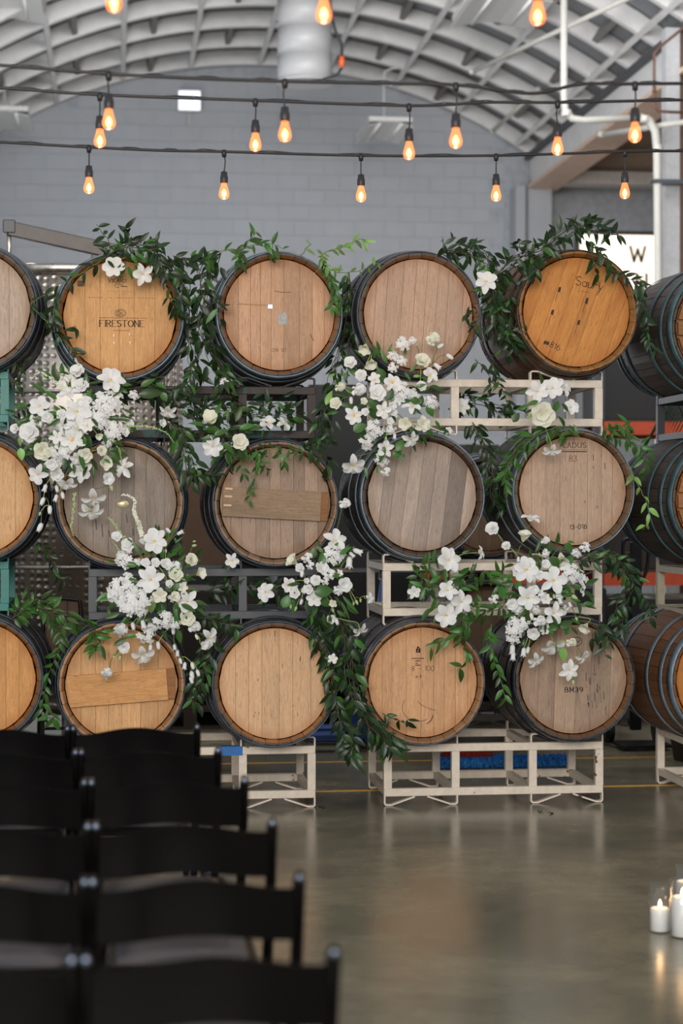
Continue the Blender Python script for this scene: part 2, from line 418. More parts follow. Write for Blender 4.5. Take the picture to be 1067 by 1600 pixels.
def services():
    white = plain('pipe_white', (182, 180, 172), 0.4, vary=0.05)
    # sprinkler / drain pipe
    def pt(px, py, Y): return at(px, py, Y)
    t = thing('drain_pipe', 'white plastic pipe dropping from the roof, crossing to the right and down beside the column', 'pipe', at(1028, 420, 18.4))
    o = Vector(t.location)
    P = [pt(881, -40, 18.4), pt(881, 150, 18.4), pt(883, 172, 18.4), pt(893, 185, 18.4), pt(912, 188, 18.4), pt(1000, 184, 18.4)]
    MB().tube([p - o for p in P], 0.035, 12).obj('upper_pipe', white, t)
    P = [pt(1000, 184, 18.4), pt(1014, 188, 18.4), pt(1024, 205, 18.4), pt(1027, 235, 18.4), pt(1029, 480, 18.4), at(1029, 700, 18.4)]
    P.append(Vector((P[-1].x, 18.4, 0.0)))
    MB().tube([p - o for p in P], 0.042, 12).obj('down_pipe', white, t)
    for q in (pt(885, 177, 18.4), pt(1008, 186, 18.4), pt(1028, 232, 18.4)):
        MB().lathe([(0.047, -0.03), (0.05, -0.02), (0.05, 0.02), (0.047, 0.03)], 14, Matrix.Translation(q - o)).obj('coupling', white, t)
    clamp = plain('pipe_clamp', (80, 84, 90), 0.4, 0.6)
    p = pt(1030, 284, 18.4) - o
    MB().box(p.x - 0.06, p.x + 0.24, p.y - 0.05, p.y + 0.12, p.z - 0.02, p.z + 0.02).obj('clamp', clamp, t)
    # brown conduit top right
    br = plain('brown_conduit', (92, 62, 46), 0.5)
    t = thing('conduit', 'thin rust-brown conduit bent around the top right roof edge', 'conduit', pt(1022, 120, 18.0)); o = Vector(t.location)
    MB().tube([q - o for q in (pt(1090, 24, 18.0), pt(1067, 44, 18.0), pt(1030, 74, 18.0), pt(1022, 84, 18.0), pt(1022, 165, 18.0), pt(1028, 174, 18.0), pt(1090, 177, 18.0))], 0.014, 8).obj('tube', br, t)
    MB().lathe([(0.02, -0.03), (0.02, 0.03)], 10, Matrix.Translation(pt(1022, 140, 18.0) - o)).obj('coupling', br, t)
    # brace rods
    for lab, a, b, Y1, Y2 in (('white brace rod slanting up right between the roof ribs', (738, 112), (988, -6), 21, 18.5), ('short white brace rod at the lower right springing of the roof', (770, 205), (840, 140), 24, 22.5), ('pale strut crossing behind the nearest bulb row on the right', (940, 210), (1075, 190), 19.5, 18.0)):
        p, q = pt(*a, Y1), pt(*b, Y2); t = thing('brace_rod', lab, 'rod', p)
        MB().tube([Vector((0, 0, 0)), q - p], 0.028, 8).obj('rod', white, t)
        for e in (Vector((0, 0, 0)), q - p): MB().lathe([(0.03, -0.03), (0.045, 0), (0.03, 0.03)], 10, Matrix.Translation(e)).obj('end_fitting', white, t)
    # duct
    duct = plain('duct_sheet_metal', (176, 176, 177), 0.5, 0.05, vary=0.04, scale=3)
    b = at(476, 130, 21.0); t = thing('ventilation_duct', 'wide white round ventilation duct hanging from the roof', 'duct', b)
    for i in range(5):
        MB().lathe([(0.296, i * 0.30), (0.296, i * 0.30 + 0.297)], 32).obj('duct_section', duct, t)
        MB().lathe([(0.298, i * 0.30 - 0.008), (0.304, i * 0.30), (0.298, i * 0.30 + 0.008)], 32).obj('seam', duct, t)
    MB().lathe([(0.285, 0.0), (0.31, 0.0), (0.31, 0.02), (0.285, 0.02)], 32, close=True).obj('collar', duct, t)
    MB().tube([(0, 0, 0.9), (0.0, 0, 1.28)], 0.04, 8).obj('hanger', duct, t)
    # cable beside the duct
    bl = plain('black_cable', (26, 26, 28), 0.5)
    p0 = at(523, 20, 20.5); t = thing('drop_cord', 'black cord with an orange plug hanging right of the duct', 'cord', p0)
    MB().tube([q - p0 for q in catmull([at(500, -60, 20.5), at(515, 10, 20.5), at(524, 48, 20.5), at(533, 68, 20.5), at(534, 88, 20.5)], 5)], 0.017, 8).obj('cable', bl, t)
    q = at(534, 88, 20.5) - p0
    MB().lathe([(0.02, 0.0), (0.03, -0.01), (0.03, -0.09), (0.015, -0.12)], 12, Matrix.Translation(q)).obj('plug', plain('orange_plug', (214, 92, 40), 0.5), t)
    MB().tube([q + Vector((0, 0, -0.12)), q + Vector((-0.05, 0, -0.2)), q + Vector((-0.2, 0, -0.25))], 0.013, 8).obj('tail', bl, t)
    # fluorescent fixtures
    wh = plain('fixture_enamel', (206, 206, 204), 0.4, vary=0.03)
    def fixture(lab, px, py, Y, wd, ln, rods):
        p = at(px, py, Y); t = thing('strip_light', lab, 'light fixture', p, 0, 'unlit fluorescent fixtures under the roof')
        MB().box(-wd / 2, wd / 2, -ln / 2, ln / 2, 0, 0.06, bev=0.006).obj('housing', wh, t)
        for sx in (-1, 1):
            MB().add([(sx * wd * 0.12, -ln / 2, -0.005), (sx * wd * 0.5, -ln / 2, -0.06), (sx * wd * 0.5, ln / 2, -0.06), (sx * wd * 0.12, ln / 2, -0.005),
                      (sx * wd * 0.12, -ln / 2, 0.0), (sx * wd * 0.52, -ln / 2, -0.055), (sx * wd * 0.52, ln / 2, -0.055), (sx * wd * 0.12, ln / 2, 0.0)],
                     [(0, 1, 2, 3), (7, 6, 5, 4), (0, 4, 5, 1), (1, 5, 6, 2), (2, 6, 7, 3), (3, 7, 4, 0)]).obj('reflector', wh, t)
            MB().tube([(sx * wd * 0.25, -ln / 2 + 0.03, -0.03), (sx * wd * 0.25, ln / 2 - 0.03, -0.03)], 0.016, 10).obj('tube_lamp', plain('lamp_tube', (232, 232, 230), 0.3), t)
        if rods:
            MB().tube(catmull([(0, 0, 0.06), (0, 0, 0.66), (0.05, 0, 0.76), (0.2, 0, 0.80)], 4), 0.012, 8).obj('conduit', wh, t)
        else:
            for sy in (-1, 1): MB().tube([(0, sy * ln * 0.4, 0.06), (0, sy * ln * 0.4, 0.45)], 0.008, 6).obj('hanger', wh, t)
    fixture('wide white twin-tube light fixture at the top, right of centre', 783, 14, 20.0, 0.84, 1.15, False)
    fixture('small white light fixture hanging by a bent conduit in the middle of the back wall', 600, 204, 24.2, 0.54, 1.2, True)
    fixture('white light fixture cut by the left edge of the picture', 10, 188, 24.0, 0.58, 1.2, False)
    fixture('white light fixture in the far upper left corner', 15, 8, 20.5, 0.66, 1.15, False)
    # bright square
    p = at(296, 157, 25.9); t = thing('wall_light', 'small bright square light high on the grey block wall', 'light', p)
    MB().box(-0.155, 0.155, 0, 0.06, -0.14, 0.14, bev=0.005).obj('housing', wh, t)
    MB().box(-0.14, 0.14, -0.006, 0.0, -0.125, 0.125).obj('diffuser', glow('cool_panel', (0.82, 0.88, 1.0), 1.3), t)
    MB().tube([(0, 0.03, -0.14), (0, 0.03, -0.32)], 0.01, 8).obj('bracket', wh, t)
services()
# ------------------------------------------------------------------ lettering drawn with strokes
def arc(cx, cy, rx, ry, a0, a1, n=10):
    return [(cx + rx * cos(radians(a0 + (a1 - a0) * i / n)), cy + ry * sin(radians(a0 + (a1 - a0) * i / n))) for i in range(n + 1)]
GL = {
 'A': [[(0, 0), (2, 6), (4, 0)], [(0.8, 2.2), (3.2, 2.2)]], 'B': [[(0, 0), (0, 6)], [(0, 6)] + arc(1.8, 4.6, 1.6, 1.4, 90, -90) + [(0, 3.2)], [(0, 3.2)] + arc(2, 1.6, 1.9, 1.6, 90, -90) + [(0, 0)]],
 'C': [arc(2.4, 3, 2.3, 3, 50, 310, 14)], 'D': [[(0, 0), (0, 6)], [(0, 6)] + arc(1.3, 3, 2.8, 3, 90, -90, 12) + [(0, 0)]],
 'E': [[(3.4, 6), (0, 6), (0, 0), (3.6, 0)], [(0, 3.1), (2.8, 3.1)]], 'F': [[(3.4, 6), (0, 6), (0, 0)], [(0, 3.1), (2.8, 3.1)]],
 'H': [[(0, 0), (0, 6)], [(4, 0), (4, 6)], [(0, 3), (4, 3)]], 'I': [[(1, 0), (1, 6)]], 'K': [[(0, 0), (0, 6)], [(3.8, 6), (0, 2.8)], [(1.3, 3.8), (4, 0)]],
 'L': [[(0, 6), (0, 0), (3.4, 0)]], 'M': [[(0, 0), (0, 6), (2.3, 1.5), (4.6, 6), (4.6, 0)]], 'N': [[(0, 0), (0, 6), (4, 0), (4, 6)]],
 'O': [arc(2.5, 3, 2.5, 3, 0, 360, 18)], 'P': [[(0, 0), (0, 6)], [(0, 6)] + arc(1.8, 4.5, 1.7, 1.5, 90, -90) + [(0, 3)]],
 'R': [[(0, 0), (0, 6)], [(0, 6)] + arc(1.8, 4.5, 1.7, 1.5, 90, -90) + [(0, 3)], [(1.7, 3), (4, 0)]],
 'S': [arc(1.9, 4.5, 1.7, 1.5, 30, 270, 10) + arc(1.9, 1.5, 1.8, 1.5, 90, -150, 10)[1:]], 'T': [[(0, 6), (4.4, 6)], [(2.2, 6), (2.2, 0)]],
 'U': [[(0, 6), (0, 2)] + arc(2, 2, 2, 2, 180, 360, 10) + [(4, 6)]], 'V': [[(0, 6), (2.2, 0), (4.4, 6)]], 'W': [[(0, 6), (1.5, 0), (3, 5), (4.5, 0), (6, 6)]],
 '0': [arc(1.9, 3, 1.9, 3, 0, 360, 16)], '1': [[(0.4, 4.8), (1.5, 6), (1.5, 0)]], '3': [arc(1.6, 4.6, 1.6, 1.4, 150, -80, 10) + arc(1.6, 1.6, 1.8, 1.6, 90, -150, 10)],
 '6': [[(3, 5.8)] + arc(2.1, 1.9, 1.9, 3.6, 120, 180, 5) + arc(2, 1.8, 1.8, 1.8, 180, 540, 14)], '8': [arc(1.8, 4.5, 1.4, 1.5, -90, 270, 14), arc(1.8, 1.5, 1.8, 1.5, 90, 450, 14)],
 '9': [arc(1.8, 4.2, 1.8, 1.8, 0, 360, 14), [(3.6, 4.2), (3.2, 1.5), (1.6, 0)]], '-': [[(0.4, 2.8), (2.6, 2.8)]], '.': [[(0.6, 0), (1.0, 0.1)]],
 '#': [[(1, 0), (1.6, 6)], [(3, 0), (3.6, 6)], [(0, 2), (4.2, 2)], [(0.3, 4), (4.5, 4)]], '/': [[(0, 0), (2.6, 6)]],
 'a': [arc(1.6, 1.7, 1.5, 1.7, 20, 340, 10), [(3.2, 3.5), (3.2, 0)]], 'u': [[(0, 3.5), (0, 1.3)] + arc(1.4, 1.3, 1.4, 1.3, 180, 360, 8) + [(2.8, 3.5)], [(2.8, 3.5), (2.8, 0)]],
 'r': [[(0, 3.5), (0, 0)], arc(1.4, 2, 1.4, 1.5, 180, 40, 6)], 'y': [[(0, 3.5), (1.5, 0)], [(3, 3.5), (0.6, -2)]], 'm': [[(0, 3.4), (0, 0)], arc(1.1, 2.2, 1.1, 1.2, 180, 0, 6) + [(2.2, 0)], arc(3.3, 2.2, 1.1, 1.2, 180, 0, 6) + [(4.4, 0)]],
}
def text(mb, s, x, z, h, y=0.0, th=0.09, gap=1.6, serif=False, slant=0.0, rot=0.0, dep=0.0006, center=True):
    """strokes of height h, centred on x, base line z, on the plane y facing -y"""
    k = h / 6.0; wd = []
    for c in s:
        wd.append(3.0 if c == ' ' else max(p[0] for st in GL[c] for p in st))
    tot = sum(wd) + gap * (len(s) - 1); cx = -tot / 2 if center else 0
    R = Matrix.Rotation(-rot, 4, 'Y')
    for c, wc in zip(s, wd):
        if c != ' ':
            for st in GL[c]:
                P = [((cx + p[0] + slant * p[1]) * k, p[1] * k) for p in st]
                segs = [P]
                if serif and c in 'AFIRENTDKMUVPH':
                    for e in (P[0], P[-1]):
                        if abs(e[1]) < 1e-6 or abs(e[1] - 6 * k) < 1e-6: segs.append([(e[0] - 0.65 * k, e[1]), (e[0] + 0.65 * k, e[1])])
                for q, S_ in enumerate(segs):
                    t = th * h * (0.5 if q else 1.0)
                    for (a, b) in zip(S_[:-1], S_[1:]):
                        d = Vector((b[0] - a[0], 0, b[1] - a[1]))
                        L = d.length
                        if L < 1e-7: continue
                        # serif faces: thin horizontals, strong verticals
                        tt = t * ((0.55 + 0.75 * abs(d.z) / L) if serif and not q else 1.0)
                        u = d / L; nrm = Vector((-u.z, 0, u.x)) * tt / 2; e = u * tt * 0.35
                        A_, B_ = Vector((a[0], 0, a[1])) - e, Vector((b[0], 0, b[1])) + e
                        V = []
                        for yy in (-dep, 0.0):
                            for p in (A_ + nrm, A_ - nrm, B_ - nrm, B_ + nrm):
                                p = R @ p; V.append((x + p.x, y + yy, z + p.z))
                        mb.add(V, [(0, 1, 2, 3), (0, 4, 5, 1), (1, 5, 6, 2), (2, 6, 7, 3), (3, 7, 4, 0)])
        cx += wc + gap
    return mb
def stroke(mb, P, t, y=0.0, dep=0.0006):
    for (a, b) in zip(P[:-1], P[1:]):
        d = Vector((b[0] - a[0], 0, b[1] - a[1]))
        if d.length < 1e-7: continue
        u = d.normalized(); n_ = Vector((-u.z, 0, u.x)) * t / 2; e = u * t * 0.3
        A_, B_ = Vector((a[0], 0, a[1])) - e, Vector((b[0], 0, b[1])) + e
        V = [(p.x, y + yy, p.z) for yy in (-dep, 0.0) for p in (A_ + n_, A_ - n_, B_ - n_, B_ + n_)]
        mb.add(V, [(0, 1, 2, 3), (0, 4, 5, 1), (1, 5, 6, 2), (2, 6, 7, 3), (3, 7, 4, 0)])
INK = plain('branded_ink', (62, 42, 30), 0.8); INKD = plain('black_marker', (28, 24, 24), 0.7); INKL = plain('faded_brand', (120, 84, 52), 0.8)

# ------------------------------------------------------------------ barrels
BL, RE, RB = 0.95, 0.304, 0.347
def rad(y): return RB - (RB - RE) * ((y - BL / 2) / (BL / 2)) ** 2
NS = 28
def stave_mb(k, ns=NS):
    mb = MB(); st = [0.0, 0.034, 0.15, 0.34, 0.55, 0.76, 0.95]; h = pi / ns - 0.003
    V = []; rr = random.Random(k); j = rr.uniform(-0.0015, 0.0015)
    for y in st:
        r = rad(y) + j; d_ = 0.011 if y == 0 else 0.030
        for (q, ri) in ((-h, r - 0.0015), (0, r), (h, r - 0.0015), (h, r - d_), (-h, r - d_)):
            V.append((ri * sin(q), y, ri * cos(q)))
    Fs = []; n = len(st)
    for i in range(n - 1):
        for e in range(5):
            if e == 3 and 0 < i < n - 2: pass
            Fs.append((i * 5 + e, i * 5 + (e + 1) % 5, i * 5 + 5 + (e + 1) % 5, i * 5 + 5 + e))
    Fs += [(4, 3, 2, 1, 0), tuple((n - 1) * 5 + e for e in range(5))]
    return mb.add(V, Fs, False)
def hoop_mb(y0, y1, extra=0.0):
    a, b = rad(y0) / cos(pi / NS) + 0.0005, rad(y1) / cos(pi / NS) + 0.0005
    t = 0.0035 + extra + (0.002 if y0 < 0.01 else 0)
    return MB().lathe([(a, y0), (a + t, y0), (b + t, y1), (b, y1)], 56, axis='y', close=True)
HOOPS = [(0.001, 0.052), (0.108, 0.146), (0.262, 0.300)]
HOOPS = HOOPS + [(BL - b, BL - a) for a, b in HOOPS]
HOOPME = [None] * 6
def board_mb(x0, x1, R, y0=0.030, th=0.02, zlim=None):
    e = 0.0006; n = 5; xs = [x0 + e + (x1 - x0 - 2 * e) * i / n for i in range(n + 1)]
    V = []; Fs = []
    for x in xs:
        z = sqrt(max(1e-5, R * R - x * x)); bv = 0.0012 if x in (xs[0], xs[-1]) else 0
        V += [(x, y0 + bv, -z), (x, y0 + bv, z), (x, y0 + th, -z), (x, y0 + th, z)]
    for i in range(n):
        b = i * 4
        Fs += [(b, b + 4, b + 5, b + 1), (b + 2, b + 3, b + 7, b + 6), (b, b + 2, b + 6, b + 4), (b + 1, b + 5, b + 7, b + 3)]
    Fs += [(0, 1, 3, 2), (n * 4, n * 4 + 2, n * 4 + 3, n * 4 + 1)]
    return MB().add(V, Fs, False)
DARKSTAVE = wood('dark_stave', (80, 70, 62), 0.5, 0.2, 0.5, 'y', 0.5)
BROWNSTAVE = wood('brown_stave', (122, 82, 52), 0.5, 0.2, 0.5, 'y', 0.55)
ZINC = steel('zinc_hoop', (126, 144, 156), 0.40, 0.0, 0.5); DARKH = steel('dark_hoop', (84, 92, 102), 0.38, 0.0, 0.5); RUSTH = steel('rusty_hoop', (84, 76, 68), 0.5, 0.4, 0.6)
STAVES = {}
def barrel(label, px, py, head, ang=0.0, stave='dark', hoop=None, grey=None, vary=0.12, stain=0.35, Y=9.6, yaw=0.0, nb=8, deco=None, dark=0.62, rust=False, group='wine barrels stacked on the racks', chime=None):
    c = at(px, py, Y); zb = c.z - RB
    t = thing('wine_barrel', label, 'barrel', (c.x, Y, zb), yaw, group)
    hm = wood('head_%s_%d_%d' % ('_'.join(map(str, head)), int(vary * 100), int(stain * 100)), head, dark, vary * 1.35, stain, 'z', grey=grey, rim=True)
    sm = {'dark': DARKSTAVE, 'brown': BROWNSTAVE}[stave]
    lightend = chime is not None
    chime = chime or (int(head[0] * 0.78), int(head[1] * 0.66), int(head[2] * 0.52))
    if px == 903: sm = BROWNSTAVE
    cm_ = wood('chime_%d_%d_%d' % chime, chime, 0.5, 0.15, 0.45, 'y', 0.6); sk = sm.name + cm_.name + str(lightend)
    if sk not in STAVES:
        STAVES[sk] = [stave_mb(k).mesh('stave', sm) for k in range(3)]
        for me in STAVES[sk]:
            me.materials.append(cm_)
            for i_, pl in enumerate(me.polygons):
                if (i_ >= 30 and lightend) or (i_ < 30 and i_ % 5 == 3): pl.material_index = 1
    rr = random.Random(int(px * 7 + py)); ph = rr.uniform(0, 1)
    for k in range(NS):
        q = 2 * pi * (k + ph) / NS
        link('stave', STAVES[sk][rr.randrange(3)], t, (0, 0, RB), (0, q, 0))
    hm_ = hoop or ZINC
    for i, (a, b) in enumerate(HOOPS):
        key = (i, hm_.name)
        if key not in STAVES: STAVES[key] = hoop_mb(a, b).mesh('hoop', hm_)
        link('hoop', STAVES[key], t, (0, 0, RB), (0, rr.uniform(0, 6.28), 0))
    R = 0.2745; xs = [-R]
    ws = [rr.uniform(0.75, 1.3) for _ in range(nb)]; s = sum(ws)
    for q in ws: xs.append(xs[-1] + 2 * R * q / s)
    for i in range(nb):
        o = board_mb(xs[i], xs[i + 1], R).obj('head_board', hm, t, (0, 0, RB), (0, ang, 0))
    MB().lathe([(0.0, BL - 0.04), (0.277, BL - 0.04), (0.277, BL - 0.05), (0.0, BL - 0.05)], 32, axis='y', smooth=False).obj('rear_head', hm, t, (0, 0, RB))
    if deco: deco(t, hm)
    return t
def onbarrel(t, name, mb, mat): return mb.obj(name, mat, t, (0, 0, RB))
def plank(t, hm, z0, z1, tilt=0.0, rgb=None, cap=None, pegs=(), y=(0.006, 0.029), mat=None):
    m = mat or wood('plank_%d' % (rgb[0]), rgb, 0.6, 0.05, 0.4, 'x')
    zm = max(abs(z0), abs(z1)); R = 0.272
    a = sqrt(R * R - zm * zm)
    b1 = sqrt(R * R - z0 * z0); b2 = sqrt(R * R - z1 * z1)
    mb = MB(); xs_ = cap if cap is not None else None
    xr = xs_ if xs_ is not None else None
    P = [(-b1, z0), (xr if xr is not None else b1, z0), (xr if xr is not None else b2, z1), (-b2, z1)]
    V = [(p[0], y[0], p[1]) for p in P] + [(p[0], y[1], p[1]) for p in P]
    mb.add(V, [(0, 1, 2, 3), (7, 6, 5, 4), (0, 4, 5, 1), (1, 5, 6, 2), (2, 6, 7, 3), (3, 7, 4, 0)])
    mb.obj('cross_plank', m, t, (0, 0, RB), (0, tilt, 0))
    if xr is not None:
        P = [(xr + 0.001, z0 + 0.002), (b1, z0 + 0.002), (b2, z1 - 0.002), (xr + 0.001, z1 - 0.002)]
        V = [(p[0], y[0] + 0.006, p[1]) for p in P] + [(p[0], y[1], p[1]) for p in P]
        MB().add(V, [(0, 1, 2, 3), (7, 6, 5, 4), (0, 4, 5, 1), (1, 5, 6, 2), (2, 6, 7, 3), (3, 7, 4, 0)]).obj('plank_end', wood('plank_end', (150, 100, 56), 0.45, 0.1, 0.5, 'x'), t, (0, 0, RB), (0, tilt, 0))
    for (x, z) in pegs:
        MB().box(x - 0.020, x + 0.020, y[0] - 0.006, y[0] + 0.004, z - 0.006, z + 0.006, bev=0.002).obj('peg', plain('peg_wood', (206, 170, 134), 0.6), t, (0, 0, RB), (0, tilt, 0))
S1 = 9.63 / F            # metres per pixel on the heads
def d_firestone(t, hm):
    y = 0.030
    m = MB(); text(m, 'FIRESTONE', 0.010, -0.048, 0.030, y, 0.12, 1.3, True); onbarrel(t, 'winery_name', m, INK)
    m = MB(); stroke(m, arc(0.004, 0.018, 0.027, 0.018, 0, 360, 24), 0.0022, y); stroke(m, arc(0.004, 0.018, 0.021, 0.013, 0, 360, 20), 0.0012, y)
    stroke(m, arc(-0.004, 0.018, 0.006, 0.008, 60, 400, 12), 0.0022, y); stroke(m, arc(0.011, 0.016, 0.005, 0.007, 100, 420, 10), 0.002, y); onbarrel(t, 'emblem', m, INK)
    m = MB(); rr = random.Random(2)
    x = -0.10
    while x < 0.13:
        wd = rr.uniform(0.003, 0.007); stroke(m, [(x, -0.006 + rr.uniform(-.001, .001)), (x + wd, -0.006)], 0.003, y); x += wd + 0.0035
    x = -0.03
    while x < 0.045:
        wd = rr.uniform(0.002, 0.004); stroke(m, [(x, -0.068), (x + wd, -0.067)], 0.0035, y); x += wd + 0.005
    x = -0.15
    while x < 0.17:
        wd = rr.uniform(0.003, 0.008); stroke(m, [(x, 0.093 + rr.uniform(-.001, .001)), (x + wd, 0.093)], 0.0025, y); x += wd + 0.006 + 0.02 * (rr.random() < 0.12)
    x = -0.06
    while x < 0.07: stroke(m, [(x, 0.122), (x, 0.127)], 0.0018, y); x += 0.0115
    onbarrel(t, 'small_print', m, INKL)
    m = MB(); text(m, 'VICARD', -0.012, 0.168, 0.018, y, 0.12, 1.5, True)
    stroke(m, [(-0.002, 0.196), (0.016, 0.196)], 0.003, y); stroke(m, [(-0.004, 0.191), (0.018, 0.191)], 0.001, y)
    stroke(m, arc(-0.012, 0.152, 0.011, 0.009, 40, 330, 12), 0.0018, y); stroke(m, [(-0.004, 0.160), (0.016, 0.158)], 0.002, y); stroke(m, [(0.006, 0.150), (0.036, 0.148)], 0.004, y)
    onbarrel(t, 'cooper_brand', m, INK)
    m = MB()
    for (x, z) in ((-0.030, -0.092), (0.048, -0.086), (-0.028, -0.128), (0.050, -0.126)): m.box(x - 0.0015, x + 0.0015, y - 0.001, y, z - 0.005, z + 0.005)
    onbarrel(t, 'staple', m, steel('bright_staple', (190, 194, 200), 0.5))
    m = MB().box(-0.205, -0.175, 0.006, 0.029, 0.150, 0.172); onbarrel(t, 'wooden_wedge', m, wood('wedge', (92, 76, 62), axis='x'))
def d_foil(t, hm):
    y = 0.030
    m = MB(); text(m, 'D6 01', 0.0, -0.183, 0.016, y, 0.10, 1.8); onbarrel(t, 'stencil', m, INKL)
    m = MB(); V = [(-0.008, y - 0.001, 0.010), (-0.003, y - 0.001, -0.048), (0.042, y - 0.001, -0.048), (0.040, y - 0.001, -0.01), (0.030, y - 0.001, 0.020), (0.020, y - 0.001, 0.026), (0.024, y - 0.001, 0.012), (0.014, y - 0.001, -0.004), (0.004, y - 0.001, 0.006)]
    m.add(V + [(a, y, c) for a, b, c in V], [tuple(range(9))] + [(i, i + 9, (i + 1) % 9 + 9, (i + 1) % 9) for i in range(9)]); onbarrel(t, 'label_remnant', m, plain('grey_label', (158, 158, 156), 0.6, vary=0.25, scale=60))
    m = MB().box(-0.058, -0.032, y - 0.003, y, 0.028, 0.052, bev=0.0012); onbarrel(t, 'foil_tag', m, steel('foil', (190, 194, 200), 0.45, 0, 0.8))
    m = MB(); stroke(m, [(-0.205, 0.052), (-0.06, 0.046)], 0.006, y); onbarrel(t, 'scuff_band', m, plain('scuff', (168, 122, 80), 0.8))
    m = MB().lathe([(0, 0), (0.005, 0), (0.006, 0.003)], 10, Matrix.Translation((-0.208, y - 0.003, 0.055)), axis='y'); onbarrel(t, 'nail_head', m, steel('nail_head', (200, 200, 196), 0.3))
    m = MB(); stroke(m, [(-0.02, 0.118), (0.01, 0.112), (0.06, 0.113)], 0.0035, y); stroke(m, [(0.155, -0.095), (0.170, -0.125)], 0.004, y); onbarrel(t, 'scratch', m, INKL)
def d_saury(t, hm):
    y = 0.030; q = radians(12)
    m = MB(); text(m, 'Saury', 0.063, 0.125, 0.045, y, 0.075, 1.0, rot=-q)
    stroke(m, [(0.026, 0.108), (0.068, 0.100)], 0.0016, y); onbarrel(t, 'cooper_brand', m, INK)
    m = MB()
    for i in range(9):
        a = radians(-55 + i * 16); stroke(m, [(0.085 + 0.035 * cos(a), 0.128 + 0.045 * sin(a)), (0.089 + 0.035 * cos(a), 0.128 + 0.045 * sin(a))], 0.004, y)
    onbarrel(t, 'brand_dots', m, INK)
    m = MB(); text(m, '816', -0.115, -0.185, 0.028, y, 0.09, 1.4, rot=radians(-22)); text(m, '##', -0.158, -0.165, 0.018, y, 0.22, 0.1, rot=radians(-15)); onbarrel(t, 'marker_number', m, INKD)
    m = MB()
    for (x, z, L) in ((-0.092, 0.115, 0.02), (-0.128, 0.000, 0.02), (0.050, 0.060, 0.024), (0.008, -0.050, 0.018)):
        for k in range(4): stroke(m, [(x - 0.004 + 0.003 * k, z - L / 2 * (1 + 0.2 * k)), (x + 0.003 * k + 0.002, z + L / 2)], 0.0035, y)
        stroke(m, [(x - 0.018, z - 0.06), (x, z)], 0.0022, y)
    onbarrel(t, 'bolt_stain', m, plain('bolt_stain', (64, 44, 34), 0.8))
def d_cadus(t, hm):
    y = 0.030
    m = MB(); text(m, 'CADUS', 0.008, 0.218, 0.026, y, 0.10, 2.0, True); stroke(m, [(-0.056, 0.208), (0.070, 0.208)], 0.0013, y)
    x = -0.056
    while x < 0.070: stroke(m, [(x, 0.199), (x + 0.004, 0.199)], 0.005, y); x += 0.0072
    onbarrel(t, 'cooper_brand', m, INK)
    m = MB(); text(m, '83', 0.0, 0.150, 0.028, y, 0.08, 1.0); onbarrel(t, 'stencil_number', m, INKL)
    m = MB(); text(m, '13-016', 0.028, -0.192, 0.022, y, 0.13, 1.5, slant=0.05, rot=radians(3)); onbarrel(t, 'marker_number', m, INKD)
    m = MB()
    for (x, z, L) in ((0.105, 0.185, 0.03), (0.105, 0.125, 0.012), (0.165, 0.140, 0.03), (0.062, -0.05, 0.01), (0.125, -0.075, 0.012)): stroke(m, [(x, z), (x + 0.002, z - L)], 0.004, y)
    onbarrel(t, 'stain_streak', m, plain('streak', (96, 78, 66), 0.8))
def d_emblem(t, hm):
    y = 0.030
    m = MB(); text(m, '8 - 100', 0.0, 0.058, 0.024, y, 0.08, 1.2); onbarrel(t, 'marker_number', m, INKD)
    m = MB(); text(m, 'm 3', -0.022, 0.024, 0.012, y, 0.15, 1.0)
    for i, (z, wd) in enumerate(((0.120, 0.04), (0.108, 0.02), (0.096, 0.006), (0.086, 0.022))):
        x = -0.035 - wd / 2 * (i > 0) * 0.3 - (0.02 if i == 0 else 0)
        while x < -0.035 + wd: stroke(m, [(x, z), (x + 0.003, z)], 0.004, y); x += 0.0052
    onbarrel(t, 'small_print', m, INKD)
    m = MB()
    for P in ([(-0.033, 0.152), (-0.025, 0.178)], [(-0.025, 0.178), (-0.016, 0.168), (-0.018, 0.152)], [(-0.033, 0.165), (-0.014, 0.160)], [(-0.030, 0.152), (-0.014, 0.152)]): stroke(m, P, 0.006, y)
    onbarrel(t, 'emblem', m, INKD)
    m = MB(); stroke(m, arc(-0.02, -0.125, 0.085, 0.07, 150, 300, 14), 0.0025, y); stroke(m, arc(0.08, -0.03, 0.13, 0.11, 215, 265, 10), 0.0025, y); stroke(m, arc(-0.01, -0.165, 0.06, 0.05, 0, -60, 6), 0.005, y); onbarrel(t, 'ring_stain', m, INKL)
def d_bm(t, hm):
    y = 0.030
    m = MB(); text(m, 'BM39', 0.002, -0.065, 0.024, y, 0.14, 2.4, True); onbarrel(t, 'stencil_number', m, INKD)
    m = MB(); stroke(m, arc(0.012, 0.190, 0.032, 0.022, 0, 360, 22), 0.0025, y); stroke(m, [(-0.008, 0.182), (0.000, 0.196), (0.006, 0.184), (0.014, 0.198), (0.018, 0.184), (0.034, 0.196)], 0.003, y); onbarrel(t, 'emblem', m, INKD)
    m = MB().box(0.020, 0.036, y - 0.001, y, 0.060, 0.068); onbarrel(t, 'rust_mark', m, plain('rust_mark', (168, 96, 52), 0.8))
    m = MB()
    for k in range(22):
        x = RND.uniform(0.06, 0.17); z = RND.uniform(-0.15, 0.12); stroke(m, [(x, z), (x + 0.002, z - RND.uniform(0.01, 0.05))], RND.uniform(0.002, 0.005), y, 0.0003)
    onbarrel(t, 'black_streak', m, plain('mould', (78, 66, 58), 0.8))
